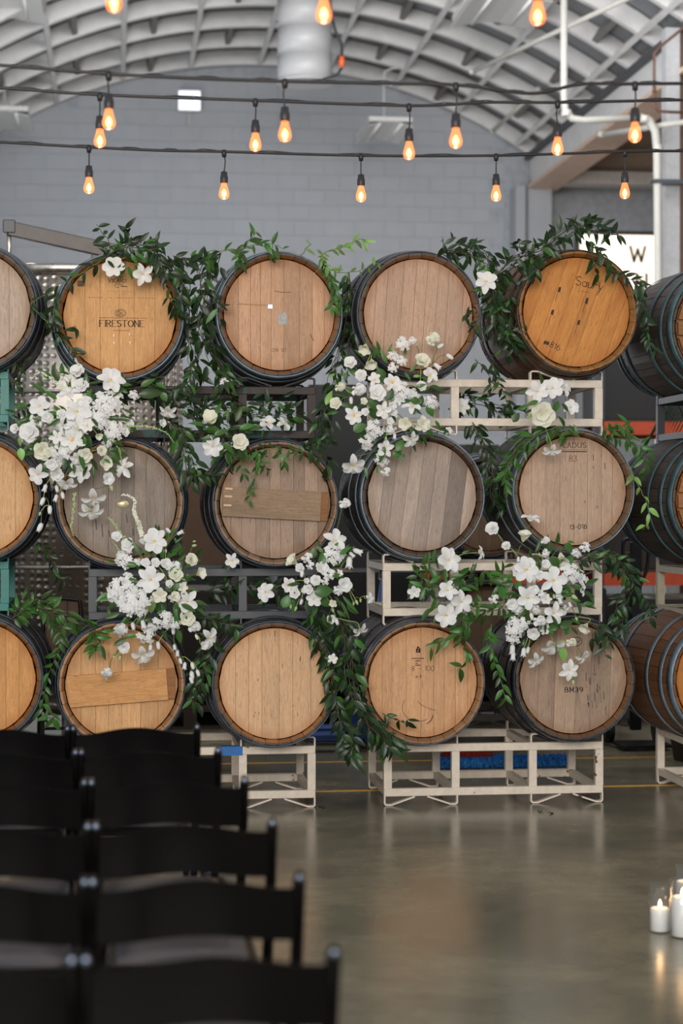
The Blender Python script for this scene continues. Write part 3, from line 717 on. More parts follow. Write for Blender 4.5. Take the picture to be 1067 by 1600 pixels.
def d_oval(t, hm):
    y = 0.030
    m = MB().lathe([(0, -0.003), (0.030, -0.003), (0.033, 0.0)], 28, Matrix.Translation((0.012, y, -0.008)) @ Matrix.Diagonal((1, 1, 0.6, 1)), axis='y')
    o = onbarrel(t, 'oval_plate', m, steel('brass_plate', (226, 214, 170), 0.3, 0, 0.7)); o['label'] = 'small oval brass plate'
    m = MB(); x = -0.004
    while x < 0.03: stroke(m, [(x, -0.004), (x + 0.003, -0.004)], 0.002, y - 0.003); stroke(m, [(x, -0.011), (x + 0.002, -0.011)], 0.002, y - 0.003); x += 0.005
    m.obj('engraving', INKL, o)
    m = MB()
    for (x, z, L) in ((-0.12, -0.085, 0.05), (-0.09, -0.11, 0.06), (-0.055, -0.14, 0.03), (0.03, -0.06, 0.04), (0.06, -0.13, 0.03)): stroke(m, [(x, z), (x + 0.004, z - L)], 0.005, y)
    onbarrel(t, 'dark_streak', m, plain('dark_streak', (84, 74, 66), 0.8))
def d_plankmid(t, hm): plank(t, hm, -0.078, 0.068, radians(3), (150, 124, 98), 0.225, [(-0.236, 0.058), (-0.236, 0.020), (-0.238, -0.024)])
def d_planklow(t, hm): plank(t, hm, -0.092, 0.062, radians(-4), (206, 150, 92), 0.222, [])
def d_slats(t, hm):
    for k in range(5): plank(t, hm, -0.20 + 0.08 * k, -0.20 + 0.08 * k + 0.066, 0.0, (158, 110, 70), None, [], mat=wood('slat_wood', (150, 102, 62), 0.6, 0.15, 0.4, 'x'))
def d_nails(t, hm):
    m = MB(); rr = random.Random(4)
    for k in range(9):
        x, z = rr.uniform(-0.15, 0.15), rr.uniform(-0.18, 0.2); stroke(m, [(x, z), (x + 0.001, z - rr.uniform(0.005, 0.02))], 0.003, 0.030)
    stroke(m, [(0.0, 0.262), (0.001, 0.235)], 0.004, 0.030); onbarrel(t, 'crack', m, plain('crack', (104, 72, 46), 0.8))

def all_barrels():
    B = barrel
    B('grey-faced barrel cut by the left edge, top of its stack', -43, 480, (176, 156, 138), nb=5, vary=0.08, grey=(120, 104, 96), hoop=DARKH)
    B('pale honey barrel cut by the left edge, middle of its stack', -38, 778, (218, 172, 122), nb=6, vary=0.05, stain=0.15, hoop=DARKH)
    B('amber barrel cut by the left edge, bottom of its stack', -34, 1062, (206, 148, 88), nb=7, vary=0.05, stain=0.2, hoop=DARKH)
    B('honey-coloured barrel with FIRESTONE printed on its head', 187, 494, (205, 155, 100), nb=6, vary=0.07, stain=0.22, deco=d_firestone)
    B('weathered grey barrel with a small oval brass plate', 188, 785, (142, 128, 116), nb=8, vary=0.12, stain=0.5, grey=(96, 84, 78), deco=d_oval, hoop=DARKH, chime=(150, 118, 88))
    B('light barrel with an orange pine plank across its head, behind the chairs', 190, 1070, (206, 158, 108), nb=7, vary=0.1, stain=0.3, deco=d_planklow, hoop=DARKH, chime=(176, 128, 88))
    B('barrel with a torn grey label and a foil tag on its head', 437, 491, (190, 150, 118), nb=9, vary=0.10, stain=0.3, deco=d_foil)
    B('grey-brown barrel with a wide pegged plank across its head', 431, 786, (158, 134, 114), nb=9, vary=0.12, stain=0.45, grey=(112, 96, 84), deco=d_plankmid, hoop=DARKH, chime=(140, 112, 88))
    B('plain pale barrel with vertical boards, low beside the chair rows', 430, 1069, (212, 170, 130), nb=7, vary=0.05, stain=0.15, deco=d_nails, hoop=DARKH)
    B('unmarked rosy-grey barrel on top, above the central flowers', 655, 490, (184, 152, 128), radians(4), nb=9, vary=0.06, stain=0.3, grey=(140, 112, 94), hoop=DARKH)
    B('grey barrel with tilted streaky boards, below the central flowers', 661, 775, (160, 143, 130), radians(7), nb=8, vary=0.28, stain=0.4, grey=(112, 100, 92), hoop=ZINC, chime=(84, 66, 52))
    B('tan barrel marked 8 - 100 with a small black emblem', 662, 1067, (206, 158, 114), nb=9, vary=0.05, stain=0.3, grey=(182, 118, 66), deco=d_emblem, hoop=DARKH, chime=(150, 112, 78))
    B('deep orange barrel branded Saury, on top at the right', 903, 487, (198, 134, 66), radians(20), nb=8, vary=0.08, stain=0.5, grey=(150, 84, 34), deco=d_saury, chime=(150, 106, 58), hoop=RUSTH, yaw=radians(1.5))
    B('pale barrel branded CADUS and marked 13-016', 897, 767, (186, 156, 132), nb=8, vary=0.06, stain=0.3, grey=(140, 114, 96), deco=d_cadus, hoop=ZINC, chime=(110, 86, 64))
    B('brown barrel with black hoops stencilled BM39, bottom right of the white rack', 898, 1062, (162, 136, 114), radians(2), nb=6, vary=0.15, stain=0.55, grey=(96, 80, 70), deco=d_bm, hoop=steel('black_hoop', (58, 64, 72), 0.22, 0, 0.6))
    B('dark barrel with slats across its head, cut by the right edge, top', 1140, 512, (150, 110, 72), nb=7, deco=d_slats, yaw=radians(3), hoop=steel('teal_hoop', (84, 110, 118), 0.5, 0, 0.4))
    B('dark barrel cut by the right edge, middle of its stack', 1140, 781, (176, 112, 52), nb=7, deco=d_slats, yaw=radians(3), hoop=steel('teal_hoop', (84, 110, 118), 0.5, 0, 0.4))
    B('brown barrel with grey hoops cut by the right edge, bottom', 1140, 1062, (206, 136, 62), nb=7, stave='brown', yaw=radians(5), hoop=ZINC)
    g = 'dim barrels of the second row'
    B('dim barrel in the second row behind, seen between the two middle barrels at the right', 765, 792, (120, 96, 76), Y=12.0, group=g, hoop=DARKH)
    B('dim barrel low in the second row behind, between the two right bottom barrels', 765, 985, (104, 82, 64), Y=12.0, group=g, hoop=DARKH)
all_barrels()

# ------------------------------------------------------------------ racks
CREAM = paint('cream_rack_paint', (222, 208, 190), 0.34)
CREAM2 = paint('cream_rack_paint_rusty', (218, 203, 184), 0.6)
GREY = paint('grey_rack_paint', (74, 76, 80), 0.1, (50, 40, 36), 0.5)
RUST = paint('rusty_teal_rack_paint', (52, 40, 34), 1.3, (38, 76, 72), 0.6)
GREEN = paint('green_rack_paint', (22, 116, 104), 0.2)
BLACK = paint('black_rack_paint', (44, 46, 50), 0.05, (40, 34, 30))
BEIGE = paint('beige_rack_paint', (170, 160, 136), 0.2)
def rack(label, left_px, y_top_px, y_bot_px, mat, W=1.135, dep=0.60, Y=9.75, ref_px=None, ups=None, foot=True, group='barrel racks', rail=0.040, x0=None, z=None):
    a = at(ref_px or left_px, y_top_px, Y); b = at(ref_px or left_px, y_bot_px, Y)
    if x0 is None: x0 = at(left_px, 900, Y).x
    zt, zb = (a.z, b.z) if z is None else z
    t = thing('barrel_rack', label, 'rack', (x0, Y, zb - 0.048), 0, group)
    hgt = zt - zb; o = 0.048; T = rail
    for (y0) in (0.0, dep):
        MB().box(0, W, y0, y0 + T, o + hgt - T, o + hgt, bev=0.003).obj('rail', mat, t)
        MB().box(0, W, y0, y0 + T, o, o + T, bev=0.003).obj('rail', mat, t)
        for u in (ups or (0.0, 0.348, 0.748, W - T)):
            MB().box(u, u + T, y0 + 0.001, y0 + T - 0.001, o + T, o + hgt - T).obj('upright', mat, t)
    for u in (0.0, 0.348, 0.748, W - T):
        for zz in (o + 0.003, o + hgt - T + 0.003):
            MB().box(u + 0.003, u + T - 0.003, T, dep, zz, zz + T - 0.006).obj('cross_bar', mat, t)
    for (bx) in (0.190, 0.945):
        for (y0) in (0.0, dep):
            for s in (-1, 1):
                out = 0.186 if bx + s * 0.186 < W - 0.004 and bx + s * 0.186 > 0.004 else (W - bx - 0.004 if s > 0 else bx - 0.004)
                P = [(bx + s * out, y0, o + hgt - 0.004), (bx + s * out, y0, o + hgt + 0.036), (bx + s * (out - 0.007), y0, o + hgt + 0.043), (bx + s * (out - 0.035), y0, o + hgt + 0.043), (bx + s * 0.032, y0, o + hgt + 0.002)]
                MB().bar(P, T * 0.9, 0.0075).obj('cradle_bracket', mat, t)
                P = [(x, y, 2 * o + hgt - z_) for x, y, z_ in P]
                MB().bar(P, T * 0.9, 0.0075).obj('cradle_bracket', mat, t)
    return t
def all_racks():
    z0 = (0.048, 0.312)
    zf = lambda zb: (zb[1], zb[0])
    r1 = rack('cream barrel rack standing on the floor under the two right barrels', 600, 1167, 1250, CREAM2, z=zf(z0))
    r2 = rack('cream floor rack with blue tape on its upper rail, half hidden by the chairs', 134, 1167, 1250, CREAM2, z=zf(z0))
    r2.location.x = at(493, 1200, 9.75).x - 1.135
    # blue tape wraps the upper rail
    xa, xb = at(344, 1175, 9.75).x - r2.location.x, at(379, 1175, 9.75).x - r2.location.x
    MB().box(xa, xb, -0.003, 0.042, 0.048 + 0.264 - 0.043, 0.048 + 0.267).obj('blue_tape', plain('blue_tape', (28, 100, 168), 0.55), r2)
    xL = r2.location.x
    rack('cream barrel rack in the middle tier, between the central and right flowers', 598, 880, 963, CREAM, x0=r1.location.x - 0.006)
    rack('dark grey barrel rack in the middle tier, left of the centre', 127, 889, 969, GREY, x0=xL)
    rack('cream barrel rack in the top tier, under the orange barrel', 598, 593, 666, CREAM, ref_px=800, x0=r1.location.x - 0.004)
    rack('rusty brown and teal barrel rack in the top tier, left of the centre', 127, 602, 684, RUST, x0=xL)
    xg = at(14, 900, 9.75).x - 1.135
    rack('dark green barrel rack at the left edge, top tier', 0, 580, 660, GREEN, x0=xg, ref_px=5)
    rack('teal green barrel rack at the left edge, middle tier', 0, 877, 955, GREEN, x0=xg, ref_px=5)
    rack('cream floor rack at the left edge behind the chairs', 0, 1167, 1250, CREAM, x0=xg, z=zf(z0))
    xr = at(1078, 900, 9.75).x
    rack('cream floor rack cut by the right edge of the picture', 0, 0, 0, CREAM, x0=xr, z=zf(z0))
    c = at(1078, 888, 9.75); d = at(1078, 966, 9.75)
    rack('beige barrel rack at the right edge, middle tier', 0, 0, 0, BEIGE, x0=xr, z=(c.z, d.z))
    c = at(1078, 612, 9.75); d = at(1078, 684, 9.75)
    rack('black barrel rack at the right edge, top tier', 0, 0, 0, BLACK, x0=xr, z=(c.z, d.z))
    # second row
    c = at(765, 792, 12.0); d = at(765, 985, 12.0)
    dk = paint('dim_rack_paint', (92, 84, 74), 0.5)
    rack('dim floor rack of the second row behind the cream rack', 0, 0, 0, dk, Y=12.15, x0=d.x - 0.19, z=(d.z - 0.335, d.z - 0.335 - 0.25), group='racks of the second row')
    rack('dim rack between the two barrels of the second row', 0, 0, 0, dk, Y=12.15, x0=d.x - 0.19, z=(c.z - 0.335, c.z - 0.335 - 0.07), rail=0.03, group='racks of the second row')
all_racks()

# ------------------------------------------------------------------ string lights
def strings():
    blk = plain('cable_rubber', (30, 29, 31), 0.45); sock = plain('socket_rubber', (46, 44, 46), 0.45)
    core = glow('filament_glow', (1.0, 0.52, 0.20), 6.0)
    shell_ = glass('amber_bulb_glass', (1.0, 0.74, 0.5), 0.5, (1.0, 0.25, 0.08), 0.65)
    sm = MB().lathe([(0.006, 0.052), (0.014, 0.048), (0.0155, 0.03), (0.0175, 0.028), (0.0175, 0.004), (0.016, 0.0), (0.0, 0.0)], 16).mesh('socket', sock)
    bm_ = MB().lathe([(0.012, 0.0), (0.0135, -0.010), (0.019, -0.028), (0.0235, -0.045), (0.0225, -0.058), (0.016, -0.068), (0.006, -0.073), (0.0, -0.0735)], 20).mesh('bulb', shell_)
    cm = MB().lathe([(0.0, -0.026), (0.006, -0.032), (0.011, -0.044), (0.010, -0.056), (0.004, -0.063), (0.0, -0.064)], 12).mesh('filament', core)
    joint = MB().lathe([(0.0, -0.02), (0.009, -0.018), (0.012, 0.0), (0.009, 0.014), (0.0, 0.016)], 10).mesh('joint', blk)
    L = random.Random(11)
    def strand(label, Y, cable, bulbs, drop):
        P = [at(px, py, Y) for px, py in cable]
        o0 = P[len(P) // 2].copy(); t = thing('string_light', label, 'string lights', o0, 0, 'cafe string lights over the aisle')
        S = catmull([p - o0 for p in P], 8)
        MB().tube(S, 0.0062, 8).obj('cable', blk, t)
        S2 = [p + Vector((0, 0.012, 0.006 + 0.006 * sin(i * 1.3))) for i, p in enumerate(S)]
        MB().tube(S2, 0.0022, 5).obj('support_wire', blk, t)
        for (px, pyb) in bulbs:      # pyb: picture row of the bulb's lower end
            b = at(px, pyb, Y); x = b.x - o0.x
            # cable height there
            zc_ = None
            for a, c in zip(S[:-1], S[1:]):
                if a.x <= x <= c.x: zc_ = a.z + (c.z - a.z) * (x - a.x) / (c.x - a.x)
            if zc_ is None: zc_ = S[-1].z
            zb = b.z - o0.z + 0.0735
            link('joint', joint, t, (x, 0, zc_ - 0.006))
            bow = L.uniform(-0.006, 0.006)
            MB().tube(catmull([(x, 0, zc_ - 0.015), (x + bow, 0, (zc_ + zb + 0.05) / 2), (x, 0, zb + 0.048)], 4), 0.003, 6).obj('drop_wire', blk, t)
            s = link('socket', sm, t, (x, 0, zb))
            g = link('bulb', bm_, s); link('filament', cm, s)
            ld = bpy.data.lights.new('bulb_light', 'POINT'); ld.energy = 0.9; ld.color = (1.0, 0.62, 0.32); ld.shadow_soft_size = 0.02
            lo = bpy.data.objects.new('bulb_light', ld); COL.objects.link(lo); lo.parent = s; lo.location = (0, -0.0, -0.10)
    strand('lowest string of amber bulbs, hanging across just above the barrels', 8.6, [(-60, 220), (0, 222), (139, 230), (250, 235), (350, 237), (564, 243), (775, 243), (976, 237), (1067, 236), (1130, 238)], [(-72, 300), (139, 303), (350, 312), (564, 316), (775, 315), (976, 311)], 0)
    strand('second string of amber bulbs, its cable crossing the white square light', 7.6, [(-60, 134), (0, 137), (156, 148), (400, 157), (640, 165), (760, 160), (870, 160), (1067, 156), (1130, 155)], [(-84, 226), (156, 231), (399, 237), (639, 250), (871, 243)], 0)
    strand('third string of amber bulbs, its cable crossing the round duct', 6.8, [(-60, 99), (0, 102), (165, 115), (300, 122), (447, 127), (600, 130), (717, 133), (830, 146), (905, 132), (990, 131), (1130, 130)], [(170, 203), (445, 222), (712, 232), (992, 223)], 0)
    strand('nearest string of amber bulbs, cut by the top edge', 5.6, [(-90, -92), (178, -80), (506, -66), (840, -62), (1160, -70)], [(178, 20), (506, 37), (840, 40)], 0)
strings()

# ------------------------------------------------------------------ folding chairs
def chairs():
    bk = NT('black_resin'); bk.base((0.0022, 0.0018, 0.0018, 1)); bk.set(Roughness=0.2, Specular_IOR_Level=0.10); bk = bk.m
    seatm = NT('black_vinyl'); seatm.base((0.035, 0.033, 0.042, 1)); seatm.set(Roughness=0.33); seatm = seatm.m
    cap = steel('glint_and_pin_steel', (110, 118, 132), 0.3, 0, 0.9)
    wd = 0.43; hc = 0.79; x1 = wd / 2 - 0.013
    def make():
        t = thing('folding_chair', '', 'chair', (0, 0, 0), 0, 'black folding chairs set in rows')
        # backrest: eyebrow-shaped panel with a slight curve
        mb = MB(); V = []; Fs = []; n = 20
        for i in range(n + 1):
            u = -1 + 2 * i / n; x = u * (x1 - 0.004); c = cos(pi * u)
            top = 0.768 + 0.012 * c + 0.004; bot = 0.662 + 0.008 * c
            y = -0.205 - 0.018 * (1 - u * u); k = 0.009
            V += [(x, y - k, bot + 0.004), (x, y - k, top - 0.003), (x, y - k + 0.003, top), (x, y + k, top - 0.002), (x, y + k, bot + 0.004), (x, y, bot)]
        for i in range(n):
            for e in range(6): Fs.append((i * 6 + e, i * 6 + (e + 1) % 6, i * 6 + 6 + (e + 1) % 6, i * 6 + 6 + e))
        Fs += [(5, 4, 3, 2, 1, 0), tuple(n * 6 + e for e in range(6))]
        mb.add(V, Fs, False).obj('backrest', bk, t)
        for s in (-1, 1):
            x = s * (x1 + 0.004)
            P = [(x, -0.215, 0.792), (x, -0.208, 0.770), (x, -0.15, 0.60), (x, -0.02, 0.36), (x, 0.16, 0.03), (x, 0.175, 0.0)]
            MB().tube(P, [0.008, 0.0135, 0.0135, 0.0135, 0.0125, 0.013], 10, ell=1.25).obj('front_leg', bk, t)
            P = [(x - s * 0.03, 0.12, 0.405), (x - s * 0.03, 0.02, 0.30), (x - s * 0.028, -0.20, 0.02), (x - s * 0.028, -0.215, 0.0)]
            MB().tube(P, 0.0115, 8, ell=1.2).obj('rear_leg', bk, t)
            MB().lathe([(0.0, -0.003), (0.007, -0.003), (0.008, 0.0)], 12, Matrix.Translation((x, -0.226, 0.782)), axis='y').obj('post_glint', cap, t)  # bluish metal dot stands for the highlight on the glossy post top
            MB().tube([(x - s * 0.035, -0.02, 0.37), (x + s * 0.01, -0.02, 0.37)], 0.008, 8).obj('hinge_pin', cap, t)
        MB().tube([(-x1 + 0.02, -0.20, 0.06), (x1 - 0.02, -0.20, 0.06)], 0.009, 8).obj('stretcher', bk, t)
        MB().tube([(-x1, 0.11, 0.12), (x1, 0.11, 0.12)], 0.009, 8).obj('stretcher', bk, t)
        MB().box(-x1 + 0.02, x1 - 0.02, -0.17, 0.21, 0.415, 0.440, bev=0.008).obj('seat_frame', bk, t)
        # padded seat
        V = []; Fs = []; n = 8
        for j in range(n + 1):
            for i in range(n + 1):
                u, v = -1 + 2 * i / n, -1 + 2 * j / n
                h = 0.022 * (1 - abs(u) ** 4) ** 0.5 * (1 - abs(v) ** 4) ** 0.5
                V.append((u * (x1 - 0.035), 0.02 + v * 0.165, 0.437 + h))
        for j in range(n):
            for i in range(n): Fs.append((j * 9 + i, j * 9 + i + 1, j * 9 + i + 10, j * 9 + i + 9))
        MB().add(V, Fs, True).obj('seat_pad', seatm, t)
        return t
    def dup(r, loc, rz, label):
        c = r.copy(); COL.objects.link(c); c.location = loc; c.rotation_euler = (0, 0, rz); c['label'] = label
        for k in KIDS[r.name]:
            d = k.copy(); COL.objects.link(d); d.parent = c
        return c
    first = make(); KIDS = {first.name: [o for o in COL.objects if o.parent is first]}
    tops = [(312, 1132), (345, 1168), (386, 1214), (432, 1280), (475, 1364), (528, 1480)]
    who = ['farthest row', 'second row from the barrels', 'third row from the barrels', 'fourth row from the barrels', 'second nearest row', 'nearest row']
    n = 0
    for (px, py), r_ in zip(tops, who):
        p = at_z(px, py, hc); y = p.y + 0.213; xr = p.x - wd / 2 + 0.004
        for k, side in ((0, 'at the aisle'), (1, 'left of the aisle chair')):
            loc = (xr - k * 0.431 - 0.004, y, 0); lab = 'black folding chair in the %s, %s' % (r_, side); rz = radians(RND.uniform(-0.6, 0.6))
            if n == 0: first.location = loc; first['label'] = lab
            else: dup(first, loc, rz, lab)
            n += 1
chairs()

# ------------------------------------------------------------------ candles
def candles():
    gl = glass('clear_glass', (0.95, 0.96, 0.96), 0.86)
    n = NT('candle_wax'); n.base((0.86, 0.85, 0.84, 1)); n.set(Roughness=0.5); n.b.inputs['Subsurface Weight'].default_value = 0.0
    n.b.inputs['Emission Color'].default_value = (1, 0.75, 0.5, 1); n.b.inputs['Emission Strength'].default_value = 0.03; wax = n.m  # faint warm emission stands for flame light glowing through the wax
    fl = glow('candle_flame', (1.0, 0.66, 0.3), 14.0); wick = plain('wick', (40, 34, 30), 0.8)
    for lab, px, py, gr, gh, cr, ch in (
        ('short white pillar candle burning in the left glass cylinder on the floor', 1031, 1456, 0.042, 0.170, 0.034, 0.087),
        ('tall white pillar candle in a glass cylinder at the right edge of the picture', 1066, 1464, 0.045, 0.205, 0.037, 0.145),
        ('candle in the glass cylinder standing behind the other two', 1072, 1440, 0.045, 0.205, 0.037, 0.150)):
        p = at_z(px, py, 0.0); t = thing('candle_holder', lab, 'candle', p, 0, 'candles on the floor by the right edge')
        MB().lathe([(0.0, 0.0), (gr, 0.0), (gr, gh), (gr - 0.003, gh), (gr - 0.003, 0.004), (0.0, 0.004)], 32).obj('glass_cylinder', gl, t)
        c = MB().lathe([(0.0, 0.005), (cr - 0.002, 0.005), (cr, 0.008), (cr, ch - 0.004), (cr - 0.004, ch), (cr * 0.6, ch - 0.004), (0.0, ch - 0.006)], 28).obj('pillar_candle', wax, t)
        MB().tube([(0, 0, ch - 0.006), (0.001, 0, ch + 0.006)], 0.0012, 6).obj('wick', wick, c)
        MB().lathe([(0.0, ch), (0.0045, ch + 0.004), (0.0065, ch + 0.011), (0.004, ch + 0.021), (0.0, ch + 0.03)], 12).obj('flame', fl, c)
        ld = bpy.data.lights.new('candle_light', 'POINT'); ld.energy = 0.10; ld.color = (1.0, 0.55, 0.25); ld.shadow_soft_size = 0.012
        lo = bpy.data.objects.new('candle_light', ld); COL.objects.link(lo); lo.parent = t; lo.location = (0, 0, ch + 0.035)
candles()
# ------------------------------------------------------------------ things behind the barrels
def background():
    # dimpled steel tank
    n = NT('dimpled_steel'); tc = n.n('ShaderNodeTexCoord')
    v = n.coords((1, 1, 1), False)
    vo = n.n('ShaderNodeTexVoronoi'); vo.inputs['Scale'].default_value = 22.0; vo.inputs['Randomness'].default_value = 0.18; n.l(v, vo.inputs['Vector'])
    n.base((0.40, 0.36, 0.32, 1)); n.set(Metallic=0.9, Roughness=0.38)
    n.bump(n.ramp(vo.outputs[0], [(0.0, 0.0), (0.5, 1.0)]), 0.8, 0.02); dim = n.m
    st = steel('brushed_tank', (176, 170, 162), 0.3, 0, 0.9)
    c = at(112, 785, 12.4); r = 0.70; zt = at(100, 412, 12.4 - r).z
    t = thing('steel_tank', 'tall stainless steel tank with a dimpled jacket behind the left barrels', 'tank', (c.x, 12.4, 0))
    MB().lathe([(r, 0.35), (r, zt - 0.06)], 72).obj('dimpled_jacket', dim, t)
    MB().lathe([(r - 0.004, zt - 0.06), (r + 0.012, zt - 0.055), (r + 0.02, zt - 0.02), (r + 0.012, zt), (r - 0.02, zt), (r - 0.02, zt - 0.02), (0.0, zt - 0.02)], 64).obj('rim', st, t)
    MB().lathe([(0.0, 0.2), (r * 0.6, 0.24), (r, 0.35)], 48).obj('bottom', st, t)
    for k in range(3):
        a = 2 * pi * k / 3 + 0.5; MB().tube([(0.6 * cos(a) * r / 0.7, 0.6 * sin(a) * r / 0.7, 0.32), (0.6 * cos(a) * r / 0.7, 0.6 * sin(a) * r / 0.7, 0.0)], 0.035, 12).obj('leg', st, t)
    for z in (1.15, 2.2): MB().lathe([(r, z - 0.012), (r + 0.006, z), (r, z + 0.012)], 72).obj('weld_band', st, t)
    o = Vector((c.x, 12.4, 0)); p, q = at(14, 357, 12.0) - o, at(190, 402, 12.2) - o
    d = q - p; a = atan2(-d.z, d.x)
    arm = MB().box(0, d.length, -0.025, 0.025, -0.045, 0.045, Matrix.Translation(p) @ Matrix.Rotation(a, 4, 'Y'), bev=0.006).obj('lid_arm', plain('arm_brown', (76, 70, 66), 0.5, 0.3), t)
    MB().tube([p, Vector((p.x, p.y, zt - 0.02))], 0.014, 10).obj('arm_post', st, arm)
    MB().box(p.x - 0.035, p.x + 0.04, p.y - 0.03, p.y + 0.03, p.z - 0.03, p.z + 0.05, bev=0.005).obj('arm_knuckle', plain('black_knuckle', (36, 36, 40), 0.4), arm)
    h = at(40, 408, 12.0) - o; MB().tube(catmull([(h.x - 0.02, h.y, zt - 0.01), (h.x, h.y, zt + 0.03), (h.x + 0.07, h.y, zt + 0.03), (h.x + 0.09, h.y, zt - 0.01)], 4), 0.006, 8).obj('lid_handle', st, t)
    q = Vector((0.14, 0.1, zt - 0.02)); MB().tube([q, q + Vector((0, 0, 0.2))], 0.02, 10).obj('arm_hinge', st, t)

    # lit sign with letters
    p0, p1 = at(905, 366, 22.0), at(1041, 520, 22.0); t = thing('light_box_sign', 'lit warm white letter board with black letters, behind the barrel branded Saury', 'sign', ((p0.x + p1.x) / 2, 22.0, p1.z))
    wd, hg = p1.x - p0.x, p0.z - p1.z
    MB().box(-wd / 2, wd / 2, 0.0, 0.12, 0, hg).obj('lit_panel', glow('sign_glow', (1.0, 0.82, 0.66), 1.35), t)
    fr = plain('sign_frame', (40, 46, 42), 0.5)
    for (a, b, c_, d_) in ((-wd / 2 - 0.02, wd / 2 + 0.02, hg, hg + 0.045), (-wd / 2 - 0.02, wd / 2 + 0.02, -0.03, 0.0), (-wd / 2 - 0.03, -wd / 2, 0, hg), (wd / 2, wd / 2 + 0.02, 0, hg)):
        MB().box(a, b, -0.02, 0.13, c_, d_).obj('frame', fr, t)
    ink = plain('sign_letter', (22, 24, 20), 0.5)
    for ch, px, py in (('W', 996, 409), ('N', 1002, 452), ('I', 1036, 405)):
        q = at(px, py, 22.0) - Vector(t.location); m = MB(); text(m, ch, q.x, q.z, 0.175, -0.002, 0.17, dep=0.01); m.obj('letter', ink, t)
    for sx in (-1, 1): MB().tube([(sx * wd * 0.4, 0.06, -0.03), (sx * wd * 0.4, 0.06, -t.location.z)], 0.03, 10).obj('post', fr, t)

    # pallet racking with orange beams; goods coloured dark to stand for shade
    dk = plain('racking_upright', (52, 56, 66), 0.5); orr = plain('orange_beam', (172, 62, 24), 0.5)
    goods = [plain('shade_black', (20, 19, 19), 0.6), plain('dark_carton', (58, 42, 32), 0.8), plain('dim_carton', (86, 64, 46), 0.8), plain('dark_crate', (40, 34, 30), 0.8)]
    def racking(lab, x0, x1, Y, levels, top):
        t = thing('pallet_racking', lab, 'racking', ((x0 + x1) / 2, Y, 0), 0, 'pallet racking behind the barrels'); w2 = (x1 - x0) / 2
        for sx in (-1, 1):
            for y in (0, 1.0): MB().box(sx * w2 - 0.04, sx * w2 + 0.04, y, y + 0.07, 0, top).obj('upright', dk, t)
        for z in levels:
            for y in (-0.02, 1.0): MB().box(-w2 + 0.04, w2 - 0.04, y, y + 0.05, z - 0.11, z).obj('beam', orr, t)
            MB().box(-w2 + 0.05, w2 - 0.05, 0.03, 1.0, z, z + 0.02).obj('shelf_board', goods[1], t)
        return t
    xa, xb = at(936, 660, 16.0).x, at(1090, 660, 16.0).x + 1.2
    racking('orange-beamed racking behind the gap at the right edge', xa, xb, 16.0, (0.95, 2.22), 3.0)
    xc, xd = at(560, 900, 16.0).x, at(905, 900, 16.0).x
    racking('low orange-beamed racking behind the middle columns', xc, xd, 16.0, (0.95,), 1.05)
    rr = random.Random(9)
    def carton(lab, x, Y, z, w_, d_, h_, m, g='cartons and wrapped goods behind the barrels'):
        t = thing('carton', lab, 'box', (x, Y, z), rr.uniform(-0.05, 0.05), g)
        MB().box(-w_ / 2, w_ / 2, -d_ / 2, d_ / 2, 0, h_, bev=0.008).obj('box_body', m, t)
        for s in (-1, 1): MB().box(-w_ / 2 + 0.004, w_ / 2 - 0.004, (0.002 if s > 0 else -d_ / 2 + 0.004), (d_ / 2 - 0.004 if s > 0 else -0.002), h_, h_ + 0.006).obj('flap', m, t)
        MB().box(-0.03, 0.03, -d_ / 2 - 0.002, d_ / 2 + 0.002, h_ + 0.006, h_ + 0.008).obj('tape', plain('carton_tape', (96, 78, 54), 0.4), t)
    carton('dark wrapped load on the upper right racking shelf', xa + 0.55, 16.5, 2.24, 0.95, 0.8, 0.62, goods[0])
    carton('second dark load further right on the upper racking shelf', xa + 1.55, 16.5, 2.24, 0.9, 0.8, 0.55, goods[3])
    carton('dark brown load on the lower right racking shelf', xa + 0.6, 16.5, 0.97, 1.0, 0.8, 0.8, goods[3])
    carton('brown carton on the lower shelf of the right racking', xa + 1.6, 16.5, 0.97, 0.8, 0.8, 0.7, goods[2])
    for i in range(3):
        x = xc + 0.35 + i * 0.6
        carton(('black load at the left end of the low racking', 'dark load in the middle of the low racking', 'dim brown load at the right end of the low racking')[i], x, 16.5, 0.97, 0.52, 0.8, (0.98, 1.05, 0.7)[i], goods[(0, 3, 2)[i]])
    carton('brown carton seen in the gap between the second and first middle barrels', at(308, 740, 15.0).x, 15.2, 1.0, 0.62, 0.6, 0.78, goods[2])
    carton('dark crate under the brown carton behind the left columns', at(308, 740, 15.0).x, 15.2, 0.0, 1.0, 0.8, 0.99, goods[0])
    carton('dark crate on the floor behind the two left columns', at(449, 740, 15.0).x, 15.3, 0.0, 0.3, 0.6, 1.5, goods[3])
    carton('tall black stand-in load filling the gap left of the central flowers', at(528, 740, 14.6).x + 0.1, 14.9, 0.0, 0.62, 0.7, 2.42, goods[0])  # added to darken the gap where the bright wall showed through
    # pallets low behind
    pm = wood('pallet_wood', (72, 60, 48), 0.6, 0.2, 0.4, 'x')
    def pallet(lab, x, Y, z=0.0, wdt=1.2):
        t = thing('wooden_pallet', lab, 'pallet', (x, Y, z), 0, 'dim wooden pallets on the floor behind')
        for k in range(6): MB().box(-wdt / 2, wdt / 2, k * 0.19, k * 0.19 + 0.13, 0.12, 0.14).obj('top_slat', pm, t)
        for k in range(3): MB().box(-wdt / 2, wdt / 2, k * 0.48, k * 0.48 + 0.1, 0.0, 0.018).obj('bottom_slat', pm, t)
        for a in (-1, 0, 1): MB().box(a * (wdt / 2 - 0.05) - 0.045, a * (wdt / 2 - 0.05) + 0.045, 0, 1.08, 0.018, 0.12).obj('bearer', pm, t)
